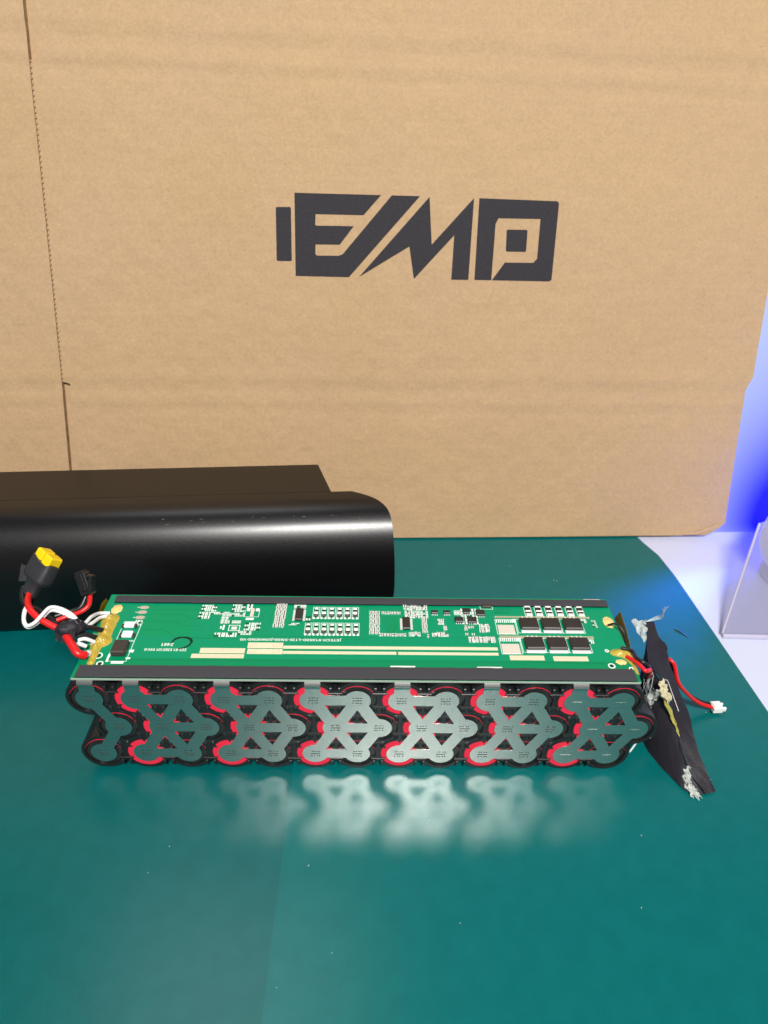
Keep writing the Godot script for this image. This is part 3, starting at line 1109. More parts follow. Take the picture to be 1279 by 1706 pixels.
	for row in 2:
		var v := 45.4 if row == 0 else 29.8
		for k in 9:
			rect_mm(222.4 + k * 1.1, v, 223.0 + k * 1.1, v + 2.6, SILK)
		frame_mm(221.8, v - 9.6, 233.0, v + 2.8, 0.25, SILK)
		for k in 3:
			frame_mm(233.6 + k * 12.4, v - 8.4, 246.2 + k * 12.4, v + 3.0, 0.3, SILK)
			rect_mm(231.8 + k * 12.4, v + 0.4, 233.6 + k * 12.4, v + 3.2, SILK)
	footprints(270.8, 45.8, 274.2, 49.2, 1.6, 1.6)
	footprints(270.2, 28.6, 274.0, 32.2, 1.8, 1.7)
	footprints(276.6, 41.8, 279.4, 48.2, 1.4, 1.8, Color(0.78, 0.86, 0.80))
	# round mounting holes
	for q in [[11.5, 10.6, 1.5], [8.8, 16.4, 2.0], [278.4, 11.8, 1.6], [279.0, 23.2, 0.8], [288.2, 9.9, 0.9]]:
		for s in 40:
			var a: float = TAU * s / 40.0
			rect_mm(q[0] + cos(a) * q[2] - 0.25, q[1] + sin(a) * q[2] - 0.25, q[0] + cos(a) * q[2] + 0.25, q[1] + sin(a) * q[2] + 0.25, SILK)
		rect_mm(q[0] - q[2] * 0.5, q[1] - q[2] * 0.5, q[0] + q[2] * 0.5, q[1] + q[2] * 0.5, Color(0.10, 0.12, 0.11))
	rect_mm(3.6, 62.4, 6.2, 64.6, SILK)
	rect_mm(277.3, 65.8, 287.0, 67.3, Color(0.74, 0.70, 0.62))
	# the inked check stroke
	line_mm([44.4, 26.6, 45.6, 29.4, 48.4, 31.0, 51.6, 30.9, 54.2, 29.6, 55.2, 27.4, 54.2, 24.6, 51.6, 22.6, 49.2, 21.9], 0.8, Color(0.02, 0.16, 0.11))
	line_mm([45.6, 29.4, 48.4, 31.0, 51.6, 30.9, 54.2, 29.6, 55.2, 27.4], 1.2, Color(0.02, 0.16, 0.11))
	return ImageTexture.create_from_image(board_img)


func bd(u: float, v: float, y := 0.0) -> Vector3:   # board millimetres to the board's own frame
	return Vector3(u, y, -v) * MM


func circuit_board(o: Node) -> void:
	var th := 1.6
	var g := Geo.new()
	var a := bd(0, 0); var b := bd(LB, 0); var c := bd(LB, DB); var d := bd(0, DB)
	var U := Vector3.UP
	g.quad(a, b, c, d, U, U, U, U, Vector2(0, 1), Vector2(1, 1), Vector2(1, 0), Vector2(0, 0))
	var face := mat("solder_mask", Color.WHITE, 0.33)
	face.albedo_texture = board_texture()
	face.texture_repeat = false
	face.metallic_specular = 0.3
	var pcb := geo("circuit_board", g, face, o)
	pcb.position = Vector3(-0.0069, board_y, 0)
	g = Geo.new()
	g.box(bd(LB / 2, DB / 2, -th / 2 - 0.01), Vector3(LB, th, DB) * MM, 0.0003)
	geo("board_core", g, M.board_edge, pcb)
	# black support rail under the board
	g = Geo.new()
	g.box(bd(LB / 2, DB / 2 + 1.5, -th - 2.2), Vector3(LB - 8, 4.2, DB - 9) * MM, 0.0004)
	geo("support_rail", g, M.holder_plastic, pcb)
	# the two dark foam strips
	g = Geo.new()
	strip_foam(g, 2.2, 288.6, 0.25, 8.6, 1.1)
	geo("foam_strip", g, M.foam, pcb)
	g = Geo.new()
	strip_foam(g, 4.0, 290.0, 59.6, 65.4, 1.3)
	geo("foam_strip", g, M.foam, pcb)
	# broad tinned strips with rows of vias
	var vias := Geo.new()
	for q in [[61.0, 18.9, 84.7, 22.7], [57.2, 15.2, 84.8, 18.2], [85.6, 23.0, 104.4, 27.3], [86.0, 18.5, 104.6, 22.3], [225.5, 15.4, 243.9, 18.9], [248.7, 15.0, 267.2, 18.5]]:
		g = Geo.new()
		g.box(bd((q[0] + q[2]) / 2, (q[1] + q[3]) / 2, 0.06), Vector3(q[2] - q[0], 0.1, q[3] - q[1]) * MM)
		geo("tinned_pad", g, M.tinned, pcb)
		var nu := int((q[2] - q[0]) / 1.0)
		for i in nu:
			for j in 3:
				if q[0] > 85 and q[0] < 100 and i > 4 and i < nu - 5: continue
				via(vias, bd(q[0] + 0.7 + i * (q[2] - q[0] - 1.2) / nu, lerpf(q[1], q[3], 0.25 + 0.25 * j), 0.12), 0.17)
	for q in [[104.6, 22.7, 220.0, 25.0], [104.8, 18.8, 165.2, 20.9], [166.2, 18.8, 219.8, 20.8]]:
		g = Geo.new()
		g.box(bd((q[0] + q[2]) / 2, (q[1] + q[3]) / 2, 0.06), Vector3(q[2] - q[0], 0.1, q[3] - q[1]) * MM)
		geo("tinned_pad", g, M.tinned, pcb)
		if q[1] < 20:
			for i in int((q[2] - q[0]) / 1.1):
				via(vias, bd(q[0] + 0.8 + i * 1.1, 19.85, 0.12), 0.17)
	geo("via", vias, M.via, pcb).set_meta("kind", "stuff")
	for q in [[161.8, 8.5, 174.8, 10.4], [207.1, 8.4, 220.2, 10.2], [120.5, 8.5, 128.5, 9.3]]:
		g = Geo.new()
		g.box(bd((q[0] + q[2]) / 2, (q[1] + q[3]) / 2, 0.06), Vector3(q[2] - q[0], 0.1, q[3] - q[1]) * MM)
		geo("white_pad", g, M.silkscreen, pcb)
	# bright copper pads beside the transistors
	for q in [[222.6, 36.1, 231.9, 43.5], [222.4, 20.1, 232.1, 27.9]]:
		g = Geo.new()
		g.dome(bd((q[0] + q[2]) / 2, (q[1] + q[3]) / 2, 0.02), Vector3((q[2] - q[0]) / 2, 0.3, (q[3] - q[1]) / 2) * MM, 0.0, 0.02)
		g = Geo.new()
		g.box(bd((q[0] + q[2]) / 2, (q[1] + q[3]) / 2, 0.09), Vector3(q[2] - q[0], 0.16, q[3] - q[1]) * MM, 0.00006)
		geo("solder_pad", g, M.silver_pad, pcb)
	# power transistors
	var tg := Geo.new()
	tg.box(Vector3(0, 1.5, -0.4) * MM, Vector3(10.2, 2.4, 9.0) * MM, 0.0005)
	var body := tg.mesh()
	tg = Geo.new()
	tg.box(Vector3(0, 0.55, 4.6) * MM, Vector3(10.2, 0.9, 2.6) * MM, 0.0002)
	for k in [-2.5, 0.0, 2.5]:
		tg.box(Vector3(k, 0.4, -6.2) * MM, Vector3(0.9, 0.7, 3.0) * MM, 0.0001)
	var tabs := tg.mesh()
	for row in 2:
		for k in 3:
			var at := bd(240.3 + k * 12.3, (42.4 if row == 0 else 26.4), 0)
			var t := obj("power_transistor", body, M.chip_black, pcb, at)
			t.rotation.y = [0.01, -0.008, 0.0, 0.012, 0.004, -0.01][row * 3 + k]
			obj("transistor_tab", tabs, M.solder, pcb, at)
	# row of shunt resistors
	var sg := Geo.new()
	sg.box(Vector3(0, 0.55, 0) * MM, Vector3(3.2, 0.8, 6.0) * MM, 0.00015)
	var sbody := sg.mesh()
	sg = Geo.new()
	for z in [-3.4, 0.4, 3.4]:
		sg.box(Vector3(0, 0.6, z) * MM, Vector3(3.3, 0.95, 1.7 if z > 1 else 1.1) * MM, 0.0001)
	var send := sg.mesh()
	for k in 6:
		obj("shunt_resistor", sbody, M.chip_black, pcb, bd(242.2 + k * 6.05, 55.4))
		obj("resistor_terminal", send, M.solder, pcb, bd(242.2 + k * 6.05, 55.4))
	# pairs of small transistor and resistor, two rows
	var small := Geo.new()
	small.box(Vector3(0, 0.6, 0) * MM, Vector3(2.8, 1.0, 1.5) * MM, 0.00015)
	var sot := small.mesh()
	small = Geo.new()
	small.box(Vector3(0, 0.45, 0) * MM, Vector3(1.9, 0.6, 2.0) * MM, 0.0001)
	var chip := small.mesh()
	small = Geo.new()
	small.box(Vector3(0, 0.5, -6.0) * MM, Vector3(2.1, 0.7, 1.3) * MM, 0.0001)
	small.box(Vector3(0, 0.5, -2.4) * MM, Vector3(2.3, 0.7, 1.7) * MM, 0.0001)
	for s in [-1.1, 1.1]:
		small.box(Vector3(s, 0.25, 1.7) * MM, Vector3(1.0, 0.4, 1.6) * MM, 0.0001)
	small.box(Vector3(0, 0.25, -1.2) * MM, Vector3(0.9, 0.4, 0.9) * MM, 0.0001)
	var ends := small.mesh()
	for row in 2:
		for k in (6 if row == 0 else 7):
			var at := bd((120.4 + k * 4.42) if row == 0 else (116.8 + k * 4.42), 49.6 if row == 0 else 35.8)
			obj("small_transistor", sot, M.chip_black, pcb, at)
			obj("chip_resistor", chip, M.chip_black, pcb, at + bd(0, 4.3))
			obj("solder_joint", ends, M.solder, pcb, at)
	# two many-legged controller chips
	for q in [[110.9, 50.0, 4.3, 10.0], [171.4, 43.2, 4.2, 9.8]]:
		g = Geo.new()
		g.box(bd(q[0], q[1], 0.95), Vector3(q[2], 1.5, q[3]) * MM, 0.0003)
		geo("controller_chip", g, M.chip_black, pcb)
		g = Geo.new()
		for k in 15:
			for s in [-1.0, 1.0]:
				g.box(bd(q[0] + s * (q[2] / 2 + 0.75), q[1] - q[3] / 2 + 0.5 + k * (q[3] - 1.0) / 14.0, 0.25), Vector3(1.3, 0.3, 0.32) * MM)
		geo("chip_leg", g, M.solder, pcb).set_meta("kind", "stuff")
	# mid-size chips on the right of the middle
	for q in [[188.0, 53.2, 4.0, 2.6], [195.0, 53.2, 4.0, 2.6], [201.4, 46.8, 5.0, 4.4], [206.2, 54.4, 4.2, 4.4], [214.2, 53.0, 5.0, 5.0], [208.8, 46.6, 5.2, 4.8]]:
		g = Geo.new()
		g.box(bd(q[0], q[1], 0.8), Vector3(q[2], 1.3, q[3]) * MM, 0.0003)
		geo("square_chip", g, M.chip_black, pcb)
		g = Geo.new()
		for k in 4:
			for s in [-1.0, 1.0]:
				g.box(bd(q[0] - q[2] * 0.36 + k * q[2] * 0.24, q[1] + s * (q[3] / 2 + 0.4), 0.2), Vector3(0.5, 0.3, 0.9) * MM)
		geo("chip_leg", g, M.solder, pcb).set_meta("kind", "stuff")
	# fuse column on the left
	g = Geo.new()
	g.box(bd(19.4, 20.0, 2.1), Vector3(7.4, 3.8, 9.6) * MM, 0.0005)
	geo("dark_fuse", g, M.part_brown, pcb)
	for q in [[19.6, 32.0, 5.6, 4.4], [18.6, 39.6, 5.6, 3.8]]:
		g = Geo.new()
		g.box(bd(q[0], q[1], 1.0), Vector3(q[2], 1.8, q[3]) * MM, 0.0004)
		geo("white_fuse", g, M.white_plastic, pcb)
		g = Geo.new()
		for s in [-1.0, 1.0]:
			g.box(bd(q[0] + s * (q[2] / 2 + 0.7), q[1] - 0.6, 0.7), Vector3(1.3, 1.2, q[3] * 0.7) * MM, 0.0002)
		geo("fuse_cap", g, M.part_brown, pcb)
	g = Geo.new()
	g.box(bd(218.6, 59.3, 0.8), Vector3(5.0, 1.3, 2.6) * MM, 0.0002)
	geo("shunt_resistor", g, M.part_brown, pcb)
	# dense columns and islands of tiny parts
	var bodies := Geo.new()
	var tips := Geo.new()
	var rng := RandomNumberGenerator.new()
	rng.seed = 31
	for q in [[97.0, 39.4, 103.4, 60.0, 3, 14], [150.6, 34.5, 156.6, 54.0, 3, 13], [180.0, 36.0, 183.2, 49.2, 2, 9], [157.6, 51.4, 168.4, 53.8, 7, 1], [156.0, 32.8, 171.2, 35.4, 9, 1]]:
		smd_grid(bodies, tips, q, rng, 1.0)
	for q in [[170.0, 55.8, 184.0, 60.4, 7, 2], [171.0, 48.9, 179.0, 55.0, 4, 4], [172.6, 33.8, 178.8, 36.6, 4, 2], [189.4, 43.4, 194.6, 48.0, 3, 3], [185.4, 33.2, 194.6, 36.6, 5, 2], [191.6, 36.6, 194.4, 42.0, 1, 3], [199.0, 51.8, 203.6, 55.6, 3, 2], [203.6, 34.2, 209.0, 42.0, 3, 4], [205.4, 28.6, 220.0, 33.2, 7, 3], [211.8, 36.6, 218.0, 43.4, 3, 4], [181.0, 32.0, 185.0, 34.8, 3, 1], [183.6, 46.4, 186.0, 49.4, 1, 2]]:
		smd_grid(bodies, tips, q, rng, 0.72)
	geo("tiny_component", bodies, M.part_brown, pcb).set_meta("kind", "stuff")
	geo("tiny_solder_joint", tips, M.solder, pcb).set_meta("kind", "stuff")
	# printed board name, upside down as seen from the front
	board_text(pcb, "JETECH-913S0D-L13S-5N30-JUNHENG-V0", 108.0, 29.7, 55.0, 2.3)
	board_text(pcb, "2441", 42.6, 25.2, 6.2, 2.3)
	board_text(pcb, "ESY-R1 E365101 94V-0", 42.6, 21.2, 22.0, 2.0)
	# glue, solder blobs
	blob(pcb, "glue_blob", M.pale_glue, [[7.0, 54.0, 3.6, 4.6, 0.9]])
	blob(pcb, "glue_blob", M.amber_glue, [[6.0, 45.5, 4.0, 3.8, 3.2], [6.6, 39.6, 3.4, 4.2, 2.8], [7.0, 33.6, 3.2, 3.8, 2.6], [6.8, 27.4, 4.6, 3.8, 3.4], [5.6, 22.0, 2.4, 4.4, 2.2], [6.6, 16.0, 1.9, 4.2, 1.6], [6.8, 11.2, 2.0, 2.2, 1.2]])
	blob(pcb, "glue_blob", M.pale_glue, [[286.6, 46.6, 3.1, 4.8, 1.3]])
	blob(pcb, "glue_blob", M.amber_glue, [[285.0, 21.6, 4.2, 2.8, 2.0], [289.0, 19.8, 2.6, 3.2, 2.2], [290.0, 16.2, 1.7, 3.6, 1.8], [290.4, 10.0, 1.1, 5.0, 1.0]])
	blob(pcb, "glue_blob", M.pale_glue, [[284.4, 14.6, 3.6, 2.4, 0.8]])
	blob(pcb, "solder_joint", M.solder, [[6.0, 44.8, 1.1, 1.2, 3.7], [6.9, 36.6, 1.1, 1.2, 3.4], [3.0, 18.0, 2.0, 2.4, 2.0], [2.2, 31.0, 1.2, 1.6, 2.0], [3.0, 25.6, 1.2, 1.4, 1.8]])
	# amber film at the right end and the left end
	g = Geo.new()
	g.ribbon([bd(294.2, 57.3, -6.0), bd(294.0, 45, -7.5), bd(293.8, 31.2, -9.0)], [bd(294.5, 52.5, 3.2), bd(294.6, 41, 0.8), bd(294.4, 29.6, -2.4)], 0.0001, 4, 0.0)
	geo("amber_film", g, M.polyimide, pcb)
	g = Geo.new()
	g.ribbon([bd(-1.2, 64, -8), bd(-1.4, 56, -8), bd(-1.0, 48, -8)], [bd(-1.0, 62, 1.5), bd(-1.6, 56, 2.6), bd(-1.2, 50, 1.5)], 0.0001, 4, 0.0)
	geo("amber_film", g, M.polyimide, pcb)


func strip_foam(g: Geo, u0: float, u1: float, v0: float, v1: float, h: float) -> void:
	var wob := noise(0.05, 4, 2)
	var rings := []
	for i in 61:
		var u := lerpf(u0, u1, i / 60.0)
		var e := 0.18 * wob.get_noise_1d(u * 3.0)
		var k := h + 0.22 * wob.get_noise_1d(u * 2.0 + 50.0)
		rings.append(PackedVector3Array([bd(u, v0 + e, 0.02), bd(u, v0 + e, k * 0.8), bd(u, v0 + 0.35 + e, k), bd(u, v1 - 0.35 + e, k), bd(u, v1 + e, k * 0.8), bd(u, v1 + e, 0.02)]))
	g.loft(rings)


func via(g: Geo, c: Vector3, r: float) -> void:
	for i in 5:
		var a := c + Vector3(cos(TAU * i / 5), 0, sin(TAU * i / 5)) * r * MM
		var b := c + Vector3(cos(TAU * (i + 1) / 5), 0, sin(TAU * (i + 1) / 5)) * r * MM
		g.tri(c, a, b, Vector3.UP, Vector3.UP, Vector3.UP)


func smd_grid(bodies: Geo, tips: Geo, q: Array, rng: RandomNumberGenerator, share: float) -> void:
	var w: float = (q[2] - q[0]) / q[4]
	var h: float = (q[3] - q[1]) / q[5]
	for i in q[4]:
		for j in q[5]:
			if rng.randf() > share:
				continue
			var u: float = q[0] + (i + 0.5) * w
			var v: float = q[1] + (j + 0.5) * h
			var hy := rng.randf_range(0.4, 0.75)
			var along := rng.randf() < 0.6
			var s := Vector3(w * 0.8, hy, h * 0.62)
			if along:
				bodies.box(bd(u, v, hy / 2 + 0.06), Vector3(s.x * 0.34, s.y * 0.9, s.z) * MM)
				for k in [-1.0, 1.0]:
					tips.box(bd(u + k * s.x * 0.36, v, hy / 2 + 0.06), Vector3(s.x * 0.40, s.y * 1.06, s.z * 1.1) * MM)
			else:
				bodies.box(bd(u, v, hy / 2 + 0.06), Vector3(s.x * 0.8, s.y * 0.9, s.z * 0.36) * MM)
				for k in [-1.0, 1.0]:
					tips.box(bd(u, v + k * s.z * 0.4, hy / 2 + 0.06), Vector3(s.x * 0.88, s.y * 1.06, s.z * 0.42) * MM)


func board_text(pcb: Node, s: String, u: float, v: float, width: float, height: float) -> void:
	var t := TextMesh.new()
	var font := SystemFont.new()
	font.font_names = PackedStringArray(["Droid Sans"])
	font.font_weight = 700
	t.font = font
	t.text = s
	t.font_size = 32
	t.pixel_size = 0.0001
	t.depth = 0.0002
	t.curve_step = 2.0
	var o := obj("printed_text", t, M.silkscreen, pcb)
	var box := t.get_aabb().size
	var sx := width * MM / maxf(box.x, 1e-5)
	var sy := height * MM / maxf(box.y, 1e-5)
	o.transform = Transform3D(Basis(Vector3(-sx, 0, 0), Vector3(0, 0, sy), Vector3(0, 0.3, 0)), bd(u, v, 0.06))


func blob(pcb: Node, called: String, m: Material, list: Array) -> void:
	var g := Geo.new()
	var lo := Vector2(999, 999)
	var hi := Vector2(-999, -999)
	for q in list:
		lo = lo.min(Vector2(q[0] - q[2] * 1.5, q[1] - q[3] * 1.5))
		hi = hi.max(Vector2(q[0] + q[2] * 1.5, q[1] + q[3] * 1.5))
	var wob := noise(0.22, 6, 2)
	var step := 0.3
	var nu := int((hi.x - lo.x) / step) + 1
	var nv := int((hi.y - lo.y) / step) + 1
	var hgt := func(u: float, v: float) -> float:
		var acc := 0.0
		for q in list:
			var d := Vector2((u - q[0]) / q[2], (v - q[1]) / q[3]).length_squared()
			acc += q[4] * exp(-d * 1.6)
		return acc * (1.0 + 0.16 * wob.get_noise_2d(u * 3.0, v * 3.0)) - 0.28 - 0.10 * wob.get_noise_2d(u * 4.0 + 70.0, v * 4.0)
	var pos := []
	var nor := []
	for j in nv + 1:
		for i in nu + 1:
			var u := lo.x + i * step
			var v := lo.y + j * step
			var h: float = hgt.call(u, v)
			pos.append(bd(u, v, maxf(h, -0.12)))
			var e := 0.15
			nor.append(Vector3(-(hgt.call(u + e, v) - hgt.call(u - e, v)) / (2 * e), 1.0, (hgt.call(u, v + e) - hgt.call(u, v - e)) / (2 * e)).normalized())
	for j in nv:
		for i in nu:
			var a := j * (nu + 1) + i
			var b := a + nu + 1
			if maxf(maxf(pos[a].y, pos[a + 1].y), maxf(pos[b].y, pos[b + 1].y)) > 0.0:
				g.quad(pos[a], pos[a + 1], pos[b + 1], pos[b], nor[a], nor[a + 1], nor[b + 1], nor[b])
	geo(called, g, m, pcb)


# ---------------------------------------------------------------- wiring on the left end
func local(o: Node3D, list: Array) -> Array:   # world millimetres into the frame of a thing
	var out := []
	for q in mm(list):
		out.append(o.transform.affine_inverse() * q)
	return out

func wire(o: Node3D, parent: Node, called: String, m: Material, list: Array, r: float) -> void:
	var g := Geo.new()
	g.tube(local(o, list), r * MM, 12, 7)
	geo(called, g, m, parent)

func harness(o: Node3D) -> void:
	var h := Node3D.new()
	h.name = "power_harness"
	o.add_child(h)
	wire(o, h, "red_wire", M.wire_red, [-152.6, 70.6, -271.6, -156.0, 73.0, -270.6, -159.9, 75.0, -274.2, -164.8, 76.0, -279.8, -168.6, 76.5, -284.0], 2.1)
	wire(o, h, "red_wire", M.wire_red, [-168.0, 77.0, -283.5, -174.2, 79.0, -284.7, -182.0, 82.0, -287.5, -187.8, 84.0, -292.2, -191.5, 84.0, -298.7, -193.0, 84.0, -304.5], 1.75)
	wire(o, h, "black_wire", M.wire_black, [-168.6, 76.0, -285.0, -178.6, 78.0, -291.4, -187.3, 78.0, -297.6, -193.5, 80.0, -299.8, -196.8, 82.0, -303.0, -198.5, 84.0, -309.8], 1.75)
	wire(o, h, "white_wire", M.wire_white, [-151.5, 69.5, -304.5, -155.3, 71.5, -300.5, -156.4, 74.0, -293.2, -158.7, 76.0, -287.2, -164.8, 80.0, -289.6, -171.3, 82.0, -292.0, -176.5, 83.0, -292.0, -179.1, 82.0, -287.6, -181.8, 80.0, -284.4, -186.2, 78.0, -283.8, -188.8, 80.0, -285.6, -190.8, 82.0, -291.7, -191.3, 82.0, -297.4], 1.0)
	wire(o, h, "white_wire", M.wire_white, [-152.5, 69.8, -306.5, -156.9, 72.0, -303.4, -157.6, 76.0, -295.8, -158.9, 78.0, -287.7, -165.7, 82.0, -290.9, -171.9, 84.2, -292.5, -176.4, 85.2, -291.6, -178.9, 84.0, -286.6, -181.5, 82.0, -283.0, -185.6, 80.2, -282.6, -188.0, 82.0, -285.0, -189.6, 83.4, -291.0], 1.0)
	wire(o, h, "red_wire", M.wire_red, [-172.3, 80.0, -287.5, -167.0, 80.5, -291.0, -160.8, 82.0, -292.9, -157.6, 84.0, -296.3, -158.3, 87.0, -302.0], 1.25)
	wire(o, h, "black_wire", M.wire_black, [-174.5, 80.0, -290.9, -167.4, 80.5, -294.5, -162.5, 82.0, -296.6, -160.5, 86.0, -301.4], 1.25)
	wire(o, h, "black_wire", M.wire_black, [-160.0, 75.5, -285.5, -156.5, 75.0, -288.5, -151.0, 70.5, -291.5], 1.3)
	wire(o, h, "black_wire", M.wire_black, [-160.0, 74.5, -281.0, -157.0, 74.0, -283.5, -152.0, 70.5, -285.5], 1.3)
	wire(o, h, "white_wire", M.wire_white, [-159.0, 73.5, -280.0, -155.5, 74.0, -280.4, -152.0, 70.5, -282.0], 1.0)
	wire(o, h, "white_wire", M.wire_white, [-158.5, 73.0, -278.0, -156.5, 73.6, -276.6, -154.6, 71.6, -277.4], 1.1)
	# the lump of black tape that binds them
	var g := Geo.new()
	var spine := local(o, [-169.5, 76.0, -281.0, -167.6, 77.0, -282.6, -164.0, 77.6, -284.6, -160.4, 76.6, -286.6, -158.4, 75.8, -287.8])
	var rad := [2.6, 4.6, 5.0, 4.2, 2.8]
	var rng := RandomNumberGenerator.new()
	rng.seed = 12
	var rings := []
	var sp := Geo.smooth(spine, 4)
	for i in sp.size():
		var d: Vector3 = (sp[mini(i + 1, sp.size() - 1)] - sp[maxi(i - 1, 0)]).normalized()
		var side := d.cross(Vector3.UP).normalized()
		var upv := side.cross(d)
		var f := float(i) / (sp.size() - 1) * 4.0
		var r := lerpf(rad[int(minf(f, 3))], rad[int(minf(f, 3)) + 1], f - minf(floorf(f), 3))
		var ring_pts := PackedVector3Array()
		for k in 12:
			var a := TAU * k / 12
			ring_pts.append(sp[i] + (side * cos(a) + upv * sin(a)) * r * MM * rng.randf_range(0.84, 1.12))
		rings.append(ring_pts)
	g.loft(rings)
	geo("tape_lump", g, M.cloth_tape, h)
	g = Geo.new()
	g.ribbon(local(o, [-170.6, 75.0, -279.5, -166.0, 73.0, -277.5, -161.0, 72.5, -279.0]), local(o, [-172.0, 79.0, -283.0, -166.5, 81.5, -281.0, -160.0, 80.6, -283.0]), 0.0004, 4, 0.0006, 3)
	g.ribbon(local(o, [-166.0, 81.0, -283.0, -163.5, 82.4, -286.0]), local(o, [-162.0, 80.0, -282.0, -158.6, 79.6, -285.0]), 0.0004, 3, 0.0005, 6)
	geo("tape_end", g, M.shrink_black, h)
	# the two-pin power plug: sleeve, cheeks, yellow body
	var ax := local(o, [-194.0, 83.0, -305.5, -192.6, 86.5, -311.0, -190.4, 90.0, -313.4, -187.6, 94.5, -315.2, -184.6, 99.0, -318.0])
	var along: Vector3 = (ax[4] - ax[1]).normalized()
	var sidev := (Vector3(1.0, 0.10, 0.55) - along * Vector3(1.0, 0.10, 0.55).dot(along)).normalized()
	var nv := sidev.cross(along).normalized()
	g = Geo.new()
	rings = []
	for q in [[0.0, 4.6, 2.6, 0.0], [0.16, 5.0, 3.0, 0.0], [0.30, 5.4, 3.4, 0.0], [0.40, 8.4, 5.4, 0.0], [0.48, 9.0, 5.9, 0.0], [0.76, 8.8, 5.8, 0.0], [0.90, 8.8, 5.8, 0.0]]:
		var c: Vector3 = ax[0].lerp(ax[4], q[0])
		var pr := PackedVector3Array()
		for k in 24:
			var a := TAU * k / 24
			var e := 0.55
			var x: float = signf(cos(a)) * pow(absf(cos(a)), e) * q[1] * 0.98
			var y: float = signf(sin(a)) * pow(absf(sin(a)), e) * q[2] * 0.96
			pr.append(c + (sidev * x + nv * y) * MM + along * (0.0009 * sin(a * 3.0 + 1.0) if q[0] > 0.75 else 0.0))
		rings.append(pr)
	g.loft(rings)
	geo("black_sleeve", g, M.shrink_black, h)
	g = Geo.new()
	var pf := Transform3D(Basis(sidev, nv, sidev.cross(nv)), ax[0].lerp(ax[4], 0.88))
	var s := signf(pf.basis.z.dot(along))
	for k in [-1.0, 1.0]:
		g.box(Vector3(k * 3.5, 0.2, 1.5 * s) * MM, Vector3(6.4, 8.4, 7.6) * MM, 0.0008, pf)
	g.box(Vector3(0, -0.6, 0.4 * s) * MM, Vector3(4.0, 5.0, 8.0) * MM, 0.0003, pf)
	geo("yellow_plug", g, M.plug_yellow, h)
	g = Geo.new()
	g.ribbon(local(o, [-204.5, 89.5, -324.0, -199.0, 88.8, -321.0, -193.0, 89.0, -317.0]), local(o, [-203.6, 84.6, -314.5, -198.4, 84.8, -314.0, -193.0, 86.0, -311.5]), 0.0012, 4, 0.0003, 3)
	geo("tape_flag", g, M.shrink_black, h)
	g = Geo.new()
	for k in [-1.0, 1.0]:
		var a0: Vector3 = ax[0] + sidev * k * 2.4 * MM - along * 0.0035
		g.tube([a0, a0.lerp(ax[2] + sidev * k * 2.6 * MM, 0.5), ax[2] + sidev * k * 2.6 * MM], 2.5 * MM, 12, 4)
	geo("wire_sleeve", g, M.wire_black, h)
	# small black latch connector
	var c0 := local(o, [-158.8, 86.0, -301.6, -163.2, 97.5, -307.4])
	var dirv: Vector3 = (c0[1] - c0[0]).normalized()
	var sv := (Vector3(1, 0.1, 0.2) - dirv * Vector3(1, 0.1, 0.2).dot(dirv)).normalized()
	var cf := Transform3D(Basis(sv, dirv, sv.cross(dirv)), c0[0].lerp(c0[1], 0.5))
	g = Geo.new()
	g.box(Vector3(0, 0, 0), Vector3(6.6, 12.5, 6.0) * MM, 0.0007, cf)
	g.box(Vector3(0.3, 1.5, 3.4) * MM, Vector3(3.6, 10.0, 0.9) * MM, 0.0003, cf)
	g.box(Vector3(0, 6.6, 0.5) * MM, Vector3(5.2, 1.6, 4.6) * MM, 0.0003, cf)
	geo("latch_connector", g, M.wire_black, h)
	g = Geo.new()
	var tw := cf * Transform3D(Basis(Vector3(0, 0, 1), -0.42), Vector3(4.4, -1.0, 1.0) * MM)
	g.box(Vector3.ZERO, Vector3(2.2, 9.0, 4.8) * MM, 0.0005, tw)
	g.box(Vector3(-0.6, 4.4, 0.6) * MM, Vector3(3.4, 1.4, 4.0) * MM, 0.0004, tw)
	geo("connector_latch", g, M.wire_black, h)


